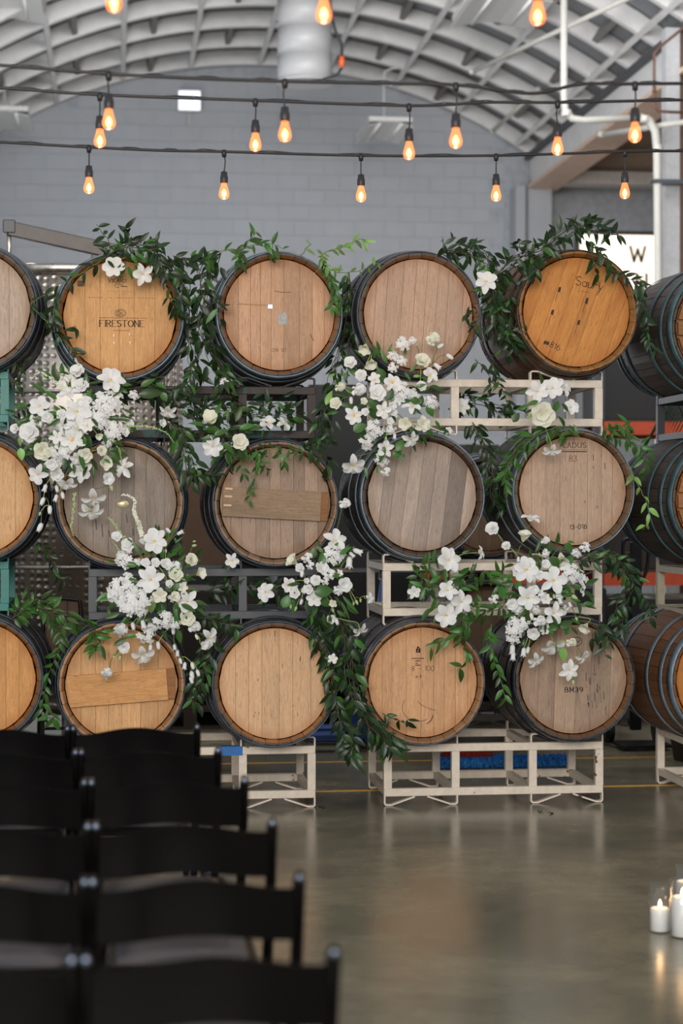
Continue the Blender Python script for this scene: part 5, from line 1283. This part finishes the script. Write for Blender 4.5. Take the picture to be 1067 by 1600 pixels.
# ------------------------------------------------------------------ the flowers
def flowers():
    A = conv(10, 560, 0.2624, [
        ('o', 615, 135, 175, {'np': 6}), ('l', 425, 85, 95), ('l', 450, 165, 90), ('o', 198, 285, 135), ('side', 375, 210, 125), ('o', 415, 320, 175), ('oy', 480, 405, 100),
        ('oy', 390, 490, 150), ('l', 145, 445, 130), ('side', 340, 400, 110), ('lc', 215, 550, 115), ('o', 190, 690, 125), ('o', 440, 668, 135), ('side', 365, 740, 120, {'n': (-.1, -.5, -1)}),
        ('cup', 575, 620, 125), ('side', 710, 650, 140, {'n': (-.6, -.6, .3)}), ('l', 600, 715, 80), ('side', 520, 825, 165, {'n': (0, -.45, -1)}), ('side', 500, 905, 150, {'n': (.1, -.4, -1)}),
        ('rc', 565, 550, 66), ('cup', 545, 460, 72), ('o', 330, 520, 100), ('l', 300, 690, 85), ('l', 240, 350, 80), ('side', 965, 310, 110, {'n': (-.2, -.5, -1)}), ('l', 925, 385, 52),
        ('l', 735, 390, 50), ('l', 55, 420, 62), ('lc', 470, 575, 95), ('l', 270, 630, 75), ('l', 330, 340, 70), ('side', 420, 590, 90), ('lc', 250, 560, 60), ('o', 300, 470, 90), ('l', 700, 440, 60),
        ('k', 600, 270, 150), ('k', 560, 320, 120), ('k', 650, 245, 95), ('k', 640, 430, 110), ('k', 560, 375, 90), ('k', 310, 590, 75), ('k', 600, 500, 60), ('k', 760, 220, 60), ('k', 470, 270, 90), ('k', 350, 560, 90), ('k', 400, 400, 100), ('k', 290, 560, 70),
        ('b', 160, 365, 45), ('b', 205, 385, 45), ('b', 230, 770, 48), ('b', 300, 775, 44), ('b', 335, 815, 44), ('b', 295, 830, 44), ('b', 215, 850, 52), ('b', 258, 900, 52), ('b', 200, 1005, 58), ('u', 200, 925, 36),
        ('b', 680, 390, 46), ('b', 150, 350, 40), ('u', 330, 95, 40, {'d': (-1, -.2, .3)}), ('b', 355, 122, 45, {'d': (.8, -.2, -.7)}), ('u', 430, 420, 40), ('u', 625, 770, 55),
        ('spike', [(340, 200), (300, 150), (240, 100), (190, 88), (142, 132)], 34, 1.3), ('spike', [(405, 800), (402, 880), (395, 950), (385, 1010), (402, 1060)], 30, 1.2, 'g'),
        ('spike', [(640, 490), (672, 545), (690, 625)], 26, 1.2, 'g'), ('spike', [(700, 400), (830, 405), (900, 420), (960, 450), (1000, 505)], 26, 1.1, 'g'), ('spike', [(450, 60), (425, 30), (408, -5)], 30, 1.2)])
    arrangement('large white floral arrangement covering the upper edge of the grey barrel with the oval plate', (118, 662), A,
        convl(10, 560, 0.2624, [(88, 570, 75, -80, 'p'), (300, 490, 75, 60, 'm'), (150, 520, 50, 200, 'r'), (860, 207, 150, 8, 'm'), (265, 215, 90, 140, 'm'), (225, 655, 60, 200, 'r'), (940, 230, 60, -60, 'r'),
                                (690, 185, 80, 150, 'm'), (640, 540, 50, 20, 'm'), (80, 495, 55, -80, 'l'), (530, 380, 60, -50, 'm'), (520, 680, 80, -85, 's'), (550, 120, 50, 100, 'm'), (715, 155, 60, 10, 'm')]), 95, 84)
    B = conv(160, 770, 0.1875, [
        ('o', 430, 410, 225, {'np': 6}), ('o', 400, 725, 225, {'np': 6}), ('o', 705, 905, 205, {'np': 5}), ('side', 330, 1340, 210, {'n': (.3, -.7, -.8)}), ('side', 880, 1210, 190, {'n': (.6, -.7, -.2)}), ('oc', 480, 855, 140),
        ('cup', 790, 680, 150), ('lc', 610, 690, 130), ('l', 215, 440, 125), ('l', 120, 370, 95), ('lc', 705, 1040, 140), ('rc', 735, 560, 115), ('l', 525, 598, 105), ('r', 605, 625, 110), ('r', 155, 1145, 125), ('r', 180, 1287, 105),
        ('r', 40, 1505, 100), ('r', 765, 1120, 105), ('l', 360, 585, 85), ('l', 440, 585, 85), ('oc', 665, 790, 90), ('l', 560, 760, 70), ('l', 840, 1270, 80), ('lc', 600, 870, 90),
        ('k', 200, 565, 165), ('k', 130, 800, 170), ('k', 240, 800, 165), ('k', 250, 925, 200), ('k', 350, 890, 165), ('k', 505, 1060, 155), ('k', 600, 870, 95), ('k', 370, 1185, 150), ('k', 180, 900, 140), ('k', 600, 1085, 105),
        ('k', 310, 965, 135), ('k', 90, 870, 100), ('k', 200, 720, 110), ('k', 660, 760, 90), ('k', 420, 1110, 90), ('k', 340, 400, 60), ('k', 160, 520, 80), ('k', 300, 580, 60),
        ('b', 255, 1110, 68), ('b', 340, 1095, 78), ('b', 465, 1270, 70), ('b', 590, 1150, 60), ('b', 625, 1335, 60), ('b', 650, 1400, 55), ('b', 685, 1440, 62), ('b', 750, 1440, 62), ('b', 745, 1520, 75), ('b', 795, 1500, 60),
        ('b', 600, 1285, 50), ('u', 145, 1375, 60), ('b', 645, 335, 60, {'d': (.9, -.2, .5)}), ('b', 550, 315, 55, {'d': (-.6, -.2, .7)}), ('u', 765, 440, 60, {'d': (1, -.2, .2)}), ('u', 765, 405, 40, {'d': (1, -.2, .3)}), ('u', 530, 485, 45), ('b', 400, 1290, 60),
        ('b', 785, 1200, 50), ('u', 95, 1370, 45), ('b', 740, 1560, 60),
        ('spike', [(330, 360), (312, 290), (290, 220), (262, 150), (272, 70), (215, 22), (155, 18)], 62, 1.8), ('spike', [(190, 390), (120, 285), (80, 235), (42, 200)], 48, 0.8, 'g'), ('spike', [(160, 500), (120, 450), (85, 405)], 26, 1.1, 'g')])
    arrangement('white floral arrangement over the dark grey rack, spilling onto the planked light barrel', (243, 916), B,
        convl(160, 770, 0.1875, [(405, 935, 135, -85, 'p'), (610, 770, 90, 70, 'r'), (555, 800, 75, -60, 'r'), (390, 1060, 90, 10, 'm'), (610, 400, 60, -70, 'm'), (480, 990, 60, 40, 'm'), (700, 700, 60, 60, 'm'), (150, 1240, 130, 30, 'm'),
                                 (60, 920, 80, 120, 'm'), (55, 990, 70, -80, 'l'), (350, 1160, 60, -60, 'm'), (640, 390, 90, 40, 's'), (250, 1190, 110, 10, 'm'), (50, 1150, 110, 5, 'm'), (120, 1330, 60, 60, 'm'), (330, 640, 60, 0, 'm')]), 75, 78)
    C = conv(390, 770, 0.1968, [
        ('o', 675, 385, 200, {'np': 5}), ('cup', 370, 560, 150, {'n': (-.6, -.5, .4)}), ('oy', 310, 735, 135), ('side', 130, 790, 165, {'n': (-.5, -.7, .2)}), ('r', 755, 90, 92), ('r', 525, 695, 90), ('l', 570, 600, 115), ('l', 750, 730, 125),
        ('o', 510, 845, 135), ('cup', 665, 880, 90), ('side', 950, 840, 95, {'n': (.6, -.8, .1)}), ('l', 640, 1000, 82), ('side', 875, 1085, 150, {'n': (.3, -.4, -1)}), ('l', 360, 800, 95), ('l', 470, 765, 85), ('l', 450, 700, 52), ('oy', 710, 640, 68), ('l', 400, 600, 80),
        ('k', 660, 500, 150), ('k', 710, 480, 100), ('k', 640, 650, 85), ('k', 700, 780, 75), ('k', 460, 520, 85), ('k', 485, 580, 62), ('k', 600, 700, 70), ('k', 440, 770, 60),
        ('b', 855, 465, 80, {'d': (1, -.2, -.4)}), ('b', 810, 490, 58, {'d': (.6, -.2, -.6)}), ('b', 790, 550, 95), ('b', 415, 640, 60), ('b', 410, 865, 48), ('u', 850, 870, 60), ('u', 880, 855, 45), ('u', 365, 920, 60), ('u', 325, 900, 60), ('u', 825, 880, 45), ('b', 690, 1020, 60), ('u', 660, 930, 60)])
    arrangement('white floral arrangement at the right end of the dark grey rack, below the pegged barrel', (500, 905), C,
        convl(390, 770, 0.1968, [(575, 530, 95, 80, 'r'), (510, 475, 85, 90, 'r'), (590, 780, 150, 10, 'r'), (592, 865, 110, -40, 'r'), (290, 860, 115, 65, 'r'), (800, 890, 190, -50, 's'), (760, 930, 170, -60, 's'), (185, 735, 60, 10, 'm'), (90, 870, 60, 200, 'm'),
                                 (560, 450, 50, 120, 'p'), (820, 440, 50, 60, 'm'), (700, 570, 50, 10, 'm'), (755, 970, 60, -80, 's'), (620, 1040, 60, -70, 'm')]), 30, 60)
    D = conv(500, 510, 0.2062, [
        ('cup', 345, 140, 150, {'n': (-.2, -.5, -.6)}), ('cup', 390, 255, 140, {'n': (0, -.6, -.8)}), ('l', 230, 285, 108), ('r', 310, 372, 95), ('oy', 415, 408, 120), ('oy', 545, 428, 145), ('r', 295, 487, 112), ('l', 430, 512, 140), ('rc', 155, 465, 82), ('lc', 120, 590, 100),
        ('oy', 255, 677, 150), ('o', 480, 635, 135), ('r', 765, 455, 84), ('oy', 830, 375, 140), ('lc', 770, 272, 130), ('rc', 855, 95, 105), ('side', 700, 612, 160, {'n': (-.2, -.6, .8)}), ('cup', 650, 740, 150), ('oc', 775, 742, 135), ('side', 680, 850, 150, {'n': (.3, -.6, -.6)}),
        ('oy', 487, 925, 150), ('side', 250, 1045, 195, {'n': (.1, -.6, -.8)}), ('l', 345, 650, 66), ('l', 550, 650, 70), ('l', 590, 470, 60), ('lc', 330, 570, 60), ('l', 545, 600, 70), ('o', 600, 560, 90), ('l', 530, 720, 60),
        ('k', 630, 130, 110), ('k', 560, 230, 92), ('k', 620, 260, 80), ('k', 555, 310, 75), ('k', 630, 490, 130), ('k', 420, 775, 130), ('k', 360, 862, 112), ('k', 470, 1010, 105), ('k', 500, 1100, 72), ('k', 850, 578, 105), ('k', 705, 105, 62), ('k', 540, 775, 75), ('k', 705, 515, 90), ('k', 360, 900, 80), ('k', 780, 560, 60),
        ('b', 980, 228, 66, {'d': (1, -.2, -.7)}), ('b', 910, 150, 58, {'d': (.8, -.2, .5)}), ('b', 885, 300, 66, {'d': (.7, -.2, -.6)}), ('b', 235, 560, 60), ('u', 730, 135, 36), ('u', 330, 575, 56), ('b', 565, 830, 48), ('b', 575, 670, 48), ('u', 500, 850, 40)])
    arrangement('large white floral arrangement in the centre, over the left end of the top cream rack', (604, 632), D,
        convl(500, 510, 0.2062, [(462, 375, 125, -70, 'r'), (530, 520, 95, 60, 'r'), (405, 590, 115, -60, 'r'), (400, 660, 95, -60, 'r'), (725, 565, 85, -20, 'r'), (765, 560, 75, 80, 'r'), (300, 765, 110, 30, 'r'), (605, 900, 105, 60, 'r'), (585, 970, 80, 10, 'r'), (665, 380, 80, -50, 'm'), (645, 190, 75, 80, 'm'),
                                 (835, 640, 95, -60, 'r'), (200, 370, 80, 80, 'm'), (170, 350, 60, 100, 'm'), (90, 370, 60, 30, 'l'), (120, 440, 70, -60, 'l'), (65, 540, 120, 70, 'l'), (140, 755, 85, -60, 'd'), (90, 820, 110, -70, 'd'), (30, 830, 80, 50, 'd'), (190, 385, 60, 80, 'm'), (220, 490, 60, -30, 'l'),
                                 (735, 375, 60, 10, 'l'), (720, 640, 60, 70, 'p'), (630, 990, 60, 80, 'm'), (350, 1110, 90, -80, 'm'), (440, 1080, 70, 80, 'm')]), 50, 85)
    E = conv(750, 800, 0.2062, [
        ('o', 345, 440, 215, {'np': 6}), ('o', 550, 520, 215, {'np': 5}), ('o', 360, 650, 205, {'np': 5}), ('o', 555, 765, 175), ('r', 95, 130, 112), ('r', 200, 260, 75), ('cup', 325, 220, 150, {'n': (.2, -.5, .9)}), ('side', 385, 60, 165, {'n': (.1, -.35, 1)}),
        ('r', 495, 220, 70), ('cup', 610, 315, 160, {'n': (0, -.5, -.8)}), ('oy', 497, 662, 95), ('r', 450, 830, 98), ('l', 405, 915, 105), ('oy', 485, 885, 100), ('side', 550, 1005, 200, {'n': (0, -.5, -.9)}), ('rc', 690, 990, 80), ('side', 415, 1120, 145, {'n': (.3, -.6, -.7)}),
        ('o', 670, 1195, 165), ('side', 780, 1092, 140, {'n': (.4, -.4, -.9)}), ('cup', 810, 850, 130, {'n': (-.5, -.5, -.6)}), ('side', 765, 590, 120), ('l', 370, 390, 85), ('l', 495, 395, 75), ('l', 410, 590, 75), ('l', 240, 700, 95), ('l', 450, 480, 80), ('side', 640, 740, 90), ('l', 280, 460, 80), ('l', 330, 860, 70),
        ('k', 270, 870, 150), ('k', 260, 940, 115), ('k', 700, 470, 140), ('k', 760, 500, 112), ('k', 655, 430, 92), ('k', 800, 270, 85), ('k', 730, 315, 75), ('k', 290, 725, 95), ('k', 110, 660, 75), ('k', 420, 485, 85), ('k', 330, 840, 92), ('k', 500, 310, 62), ('k', 430, 740, 65), ('k', 250, 700, 90), ('k', 470, 620, 60), ('k', 600, 640, 60),
        ('b', 245, 1040, 80), ('b', 250, 1090, 68), ('b', 330, 1060, 72), ('b', 362, 1045, 56), ('u', 715, 645, 80, {'d': (.9, -.3, -.6)}), ('u', 705, 1290, 56), ('b', 605, 670, 56), ('b', 390, 790, 58), ('b', 290, 358, 46), ('u', 450, 322, 40), ('b', 680, 700, 46), ('u', 560, 640, 50), ('u', 730, 810, 50)])
    arrangement('white floral arrangement at the right, over the cream rack and the barrel with black hoops', (848, 925), E,
        convl(750, 800, 0.2062, [(175, 600, 115, 85, 'r'), (222, 535, 90, 80, 'r'), (290, 548, 80, 60, 'r'), (570, 380, 110, -50, 'r'), (675, 370, 105, 60, 'r'), (655, 850, 105, 20, 'r'), (660, 895, 80, 80, 'r'), (560, 865, 85, 50, 'r'), (675, 270, 95, -40, 'r'), (445, 240, 150, 70, 's'), (690, 225, 60, 0, 'm'),
                                 (455, 870, 60, 70, 'm'), (630, 1080, 110, -80, 'p'), (330, 920, 60, 70, 'm'), (580, 1040, 80, -80, 's'), (640, 600, 60, 20, 'm'), (330, 990, 60, 80, 'm')]), 45, 78)
    g = 'small white flower clusters tucked into the racks'
    arrangement('small cluster of white blossoms on the left bay of the middle cream rack', (688, 918), [('o', 699, 876, 44, {'np': 6}), ('side', 750, 864, 24, {'n': (.7, -.6, .1)}), ('o', 698, 923, 34), ('o', 719, 940, 40), ('o', 696, 961, 40), ('o', 647, 925, 24)],
        [(660, 928, 22, 70, 'm'), (672, 910, 24, 150, 'm'), (650, 912, 22, 160, 'm'), (680, 905, 22, 40, 'm'), (728, 862, 14, 20, 'm')], 16, 42, cat='flowers', group=g, name='flower_cluster')
    arrangement('small cluster of white blossoms under the orange barrel on the top cream rack', (850, 625), [('o', 839, 612, 36), ('o', 863, 607, 38, {'np': 6}), ('side', 880, 606, 32, {'n': (.6, -.7, .3)}), ('lc', 847, 648, 42), ('o', 891, 637, 27), ('side', 861, 702, 32, {'n': (-.1, -.5, -.9)})],
        [(870, 635, 18, 70, 'r'), (806, 652, 18, 60, 'r'), (840, 675, 18, 30, 'm'), (828, 650, 14, 200, 'l')], 8, 30, cat='flowers', group=g, name='flower_cluster')
    arrangement('pair of white blossoms hanging from the top of the FIRESTONE barrel', (200, 398), [('o', 177, 418, 36, {'np': 6, 'n': (-.1, -1, .1)}), ('o', 222, 428, 36, {'np': 5, 'n': (.2, -1, -.3)})], [(210, 405, 20, -60, 'm')], 8, 24, Y=9.5, cat='flowers', group=g, name='flower_cluster')
    arrangement('three cream blossoms in the greenery left of the pegged barrel', (350, 680), [('cup', 330, 661, 38), ('side', 333, 697, 34, {'n': (-.2, -.8, -.3)}), ('lc', 374, 692, 28)], [(345, 675, 24, 30, 'm'), (358, 700, 24, -40, 'm'), (340, 640, 24, 60, 'm')], 26, 36, cat='flowers', group=g, name='flower_cluster')
    arrangement('two white blossoms lying on the lower bar of the rusty rack', (430, 664), [('oy', 418, 663, 30, {'n': (0, -.7, .7)}), ('side', 444, 664, 30, {'n': (.3, -.6, .8)})], [(400, 660, 20, 170, 'd')], 6, 22, Y=9.68, cat='flowers', group=g, name='flower_cluster')
    for lab, px, py, dia, typ, Y in (('single white blossom in the vine between the two top right barrels', 759, 441, 38, 'o', 9.5), ('single white blossom with a yellow eye on the dark grey rack', 363, 876, 26, 'oy', 9.68), ('single white blossom inside the top cream rack', 722, 635, 28, 'o', 9.9), ('tiny white blossom in the hanging vine right of the plain pale barrel', 520, 1029, 17, 'o', 9.45), ('tiny white blossom on the rusty rack beside the left rim', 350, 597, 16, 'o', 9.68), ('pale blossom hanging under the top cream rack', 700, 673, 14, 'oy', 9.7)):
        arrangement(lab, (px + 4, py + 6), [(typ, px, py, dia)], [(px - 6, py + dia * 0.4, 14, -120, 'm')], 2, 12, Y=Y, cat='flower', group='single white blossoms among the vines', name='blossom')
    # folded white cloth / paper lying in the grey rack
    for lab, px, py, wd in (('crumpled white paper on the lower bar of the dark grey rack', 437, 955, 34), ('small white paper scrap under the dark grey rack', 352, 975, 18)):
        p = at(px, py, 9.9); t = thing('paper', lab, 'paper', p, 0, 'white paper scraps'); m = MB(); V = []; Fs = []; rr = random.Random(px)
        for j in range(4):
            for i in range(8): V.append(((i / 7 - .5) * wd * PXM, (j / 3 - .5) * 0.05, rr.uniform(-0.006, 0.006) + 0.006 * sin(i)))
        for j in range(3):
            for i in range(7): Fs.append((j * 8 + i, j * 8 + i + 1, j * 8 + i + 9, j * 8 + i + 8))
        m.add(V, Fs, False).obj('sheet', plain('paper_white', (226, 228, 236), 0.8), t)
flowers()

# ------------------------------------------------------------------ the vines
def vines():
    V = vine
    V('leafy vine over the top of the FIRESTONE barrel', [([(160, 405), (185, 390), (215, 380), (240, 398), (262, 425)], 52, 12), ([(175, 398), (166, 375), (152, 348)], 9, 4), ([(200, 388), (203, 368), (196, 352)], 8, 4), ([(225, 392), (243, 378), (250, 384)], 8, 4),
        ([(240, 395), (258, 415), (275, 440), (285, 470)], 46, 12), ([(262, 460), (272, 478), (280, 490)], 10, 6)], size=20)
    V('dense vine hanging between the FIRESTONE barrel and its right neighbour', [([(262, 400), (285, 430), (298, 470), (296, 520), (302, 560), (310, 600)], 74, 16, 9.7), ([(270, 400), (300, 408), (330, 402)], 20, 8)], size=21)
    V('vine climbing the left rim of the barrel with the torn label', [([(345, 395), (322, 430), (315, 480), (322, 530), (340, 570), (358, 600)], 84, 14, 9.62), ([(345, 480), (338, 470), (345, 500)], 6, 3)], size=24)
    V('thin trailing stem arching over the barrel with the torn label', [([(283, 412), (318, 393), (370, 391), (398, 384), (425, 382), (445, 388)], 12, 3, 9.55), ([(380, 390), (393, 375), (400, 360)], 7, 3), ([(425, 384), (428, 396), (425, 405)], 4, 3), ([(372, 392), (372, 402), (378, 420)], 10, 6)], kind='m', size=20, stem=STEM)
    V('light green sprig between the torn-label barrel and its right neighbour', [([(497, 402), (512, 392), (535, 385), (560, 375), (574, 382)], 15, 3, 9.5, 'l'), ([(500, 405), (520, 424), (560, 422), (592, 412)], 13, 3, 9.5, 'l'), ([(500, 400), (514, 425), (520, 455), (518, 488)], 24, 8, 9.48, 'm'), ([(470, 400), (480, 388), (486, 382)], 2, 2)], kind='l', size=17, stem=STEM)
    V('dark vine in the shadow between the torn-label barrel and the rosy-grey barrel', [([(545, 425), (540, 470), (545, 510), (530, 560), (522, 600), (515, 660)], 64, 14, 9.75), ([(515, 620), (505, 650), (510, 690)], 20, 10, 9.6)], size=20)
    V('dense vine between the rosy-grey barrel and the orange barrel', [([(690, 395), (725, 392), (752, 400), (768, 425), (780, 455), (795, 490), (798, 530)], 96, 20, 9.62), ([(700, 392), (692, 384), (690, 376)], 5, 3), ([(735, 395), (738, 384), (742, 378)], 7, 3), ([(770, 430), (770, 480), (785, 520), (800, 550)], 70, 16, 9.62), ([(745, 490), (730, 488), (728, 500)], 6, 3), ([(745, 500), (742, 520)], 4, 3)], size=21)
    V('vine garland along the top of the orange barrel', [([(775, 430), (800, 408), (830, 400), (855, 385), (880, 368), (910, 358), (940, 362)], 84, 13), ([(815, 395), (812, 382), (815, 375)], 5, 3), ([(905, 362), (915, 350), (918, 344)], 8, 3), ([(940, 365), (965, 368), (950, 362)], 6, 3), ([(915, 376), (940, 398), (962, 420), (985, 440), (1005, 452)], 26, 7), ([(925, 400), (930, 412), (935, 425)], 5, 3), ([(830, 400), (838, 420), (832, 435)], 12, 7)], size=21)
    V('short vine hanging right of the orange barrel', [([(1000, 445), (1006, 480), (1008, 505), (1015, 530), (1030, 555)], 28, 8, 9.55)], size=18)
    V('bare stem with a few leaves crossing the tank left of the FIRESTONE barrel', [([(165, 402), (125, 425), (90, 450), (48, 478)], 12, 4, 9.5), ([(48, 478), (72, 500), (88, 525), (112, 545), (125, 560)], 12, 4, 9.5), ([(92, 455), (88, 470), (84, 500)], 10, 5, 9.5), ([(120, 525), (118, 515), (116, 508)], 3, 2)], kind='d', size=21, stem=STEM)
    V('greenery behind the upper left flowers along the rusty rack', [([(170, 610), (215, 600), (255, 615), (290, 640), (320, 640)], 64, 18, 9.62), ([(255, 650), (280, 680), (295, 715), (305, 760)], 54, 14, 9.55), ([(300, 570), (290, 600), (270, 610)], 14, 8)], size=22)
    V('curly vine filling the rusty rack above the pegged barrel', [([(300, 650), (345, 632), (390, 640), (430, 640), (470, 650)], 84, 18, 9.66), ([(310, 690), (340, 668), (375, 690), (340, 720)], 56, 16, 9.58), ([(300, 745), (318, 740), (335, 745)], 14, 7)], size=20)
    V('green sprig lying on the head of the pegged barrel', [([(480, 705), (450, 700), (415, 702), (398, 715), (396, 745), (388, 785)], 26, 6, 9.5, 'm'), ([(400, 702), (410, 720), (420, 738)], 9, 3, 9.5, 'm'), ([(440, 700), (440, 715), (442, 728)], 7, 4, 9.5, 'm'), ([(375, 715), (378, 735), (380, 742)], 4, 3)], kind='m', size=17, stem=STEM)
    V('small vine at the upper right rim of the pegged barrel', [([(470, 690), (495, 700), (510, 720), (515, 730)], 18, 9, 9.55), ([(500, 690), (505, 680), (520, 690)], 8, 5)], size=21)
    V('dark vine between the two middle barrels at the right', [([(738, 660), (752, 690), (765, 730), (772, 770), (778, 800)], 60, 13, 9.75), ([(700, 640), (740, 625), (785, 640), (800, 650)], 50, 16, 9.95)], size=20)
    V('light green trailing sprig over the upper left of the CADUS barrel', [([(905, 682), (870, 672), (838, 680), (812, 698), (792, 720), (785, 750)], 44, 9, 9.5, 'm'), ([(795, 730), (790, 750), (796, 765)], 9, 6, 9.5, 'm')], kind='m', size=20, stem=STEM)
    V('thin vine hanging above the top cream rack beside the orange barrel', [([(742, 562), (756, 575), (768, 595), (766, 610)], 9, 5, 9.6), ([(768, 565), (778, 590), (785, 610), (800, 640)], 12, 6, 9.66)], size=17)
    V('feathery light vine right of the CADUS barrel', [([(945, 668), (962, 672), (985, 690), (1000, 710), (1008, 735)], 30, 10, 9.55, 'm'), ([(950, 660), (975, 665), (985, 660)], 10, 6), ([(985, 730), (1000, 768), (1012, 800), (1005, 830)], 9, 3, 9.5, 'l')], kind='m', size=19, stem=STEM)
    V('vine spilling over the right end of the middle cream rack', [([(900, 875), (930, 868), (958, 870), (975, 885), (990, 905)], 46, 11, 9.6), ([(965, 880), (985, 915), (975, 945), (960, 990)], 44, 12, 9.6), ([(1000, 925), (1012, 945), (1018, 965)], 12, 5, 9.6), ([(935, 975), (948, 990), (952, 1005)], 10, 4, 9.5)], size=20)
    V('sprig of dark leaves on the upper right of the BM39 barrel', [([(960, 985), (935, 985), (925, 998), (945, 1005), (948, 1025)], 10, 3, 9.5)], size=20)
    V('greenery right of the lower left flowers inside the dark grey rack', [([(320, 925), (360, 912), (400, 905), (430, 925)], 46, 17, 9.75), ([(330, 985), (325, 1020), (312, 1060), (300, 1105)], 56, 13, 9.6), ([(290, 960), (330, 965), (375, 985)], 30, 11, 9.62)], size=19)
    V('leafy vine at the lower left over the amber barrel', [([(20, 965), (50, 945), (75, 950), (105, 985)], 48, 13, 9.6), ([(98, 960), (90, 1010), (78, 1060), (62, 1110)], 24, 7, 9.6), ([(60, 950), (100, 960), (135, 975), (155, 1000), (145, 1015)], 34, 9, 9.5), ([(75, 1105), (88, 1120), (70, 1122)], 8, 5)], kind='m', size=19)
    V('thin dark vine hanging in front of the tank between the left columns', [([(60, 850), (78, 870), (85, 895), (100, 910)], 13, 5, 9.7), ([(14, 595), (30, 600), (38, 610)], 7, 3, 9.7), ([(24, 565), (32, 580), (40, 560)], 5, 3, 9.7), ([(18, 650), (40, 640), (60, 655)], 12, 7, 9.7)], size=17)
    V('long dense vine falling from the rack down between the lowest central barrels', [([(490, 955), (500, 985), (515, 1030), (520, 1080)], 70, 18, 9.6), ([(530, 960), (548, 1000), (545, 1060), (560, 1110), (590, 1150), (620, 1170)], 110, 17, 9.5), ([(520, 1080), (535, 1120), (545, 1150), (548, 1180)], 48, 12, 9.5)], size=24)
    V('small sprig lying on the lower left of the 8 - 100 barrel', [([(598, 1115), (612, 1122), (628, 1125), (640, 1122)], 9, 3, 9.5)], size=19)
    V('sprig of leaves hanging over the top right of the 8 - 100 barrel', [([(745, 965), (720, 985), (690, 1000), (672, 1012)], 10, 4, 9.48, 'm'), ([(720, 985), (722, 1010), (728, 1030), (712, 1050)], 10, 4, 9.48, 'm')], kind='m', size=20, stem=STEM)
    V('greenery inside the left bay of the middle cream rack', [([(640, 905), (665, 915), (700, 905), (745, 900)], 44, 12, 9.6, 'm'), ([(650, 900), (660, 885), (690, 880)], 12, 7)], kind='m', size=19)
    V('trailing vine left of the right flowers, down beside the BM39 barrel', [([(800, 925), (770, 945), (735, 950), (715, 975)], 36, 12, 9.5), ([(768, 975), (765, 1010), (778, 1050), (788, 1095)], 17, 4, 9.45), ([(755, 890), (775, 900), (790, 890)], 14, 8)], kind='m', size=20, stem=STEM)
    t = thing('fallen_leaves', 'few green leaves fallen on the floor in front of the floor racks', 'leaves', at_z(505, 1262, 0.0))
    for px, py in ((505, 1262), (512, 1259), (850, 1268), (856, 1270), (500, 1260), (848, 1266)):
        p = at_z(px, py, 0.006); put_leaf(t, Vector(t.location), p, Vector((FR.uniform(-1, 1), FR.uniform(-1, 1), 0)), 0.05, 'm', Vector((0, 0, 1)))
vines()
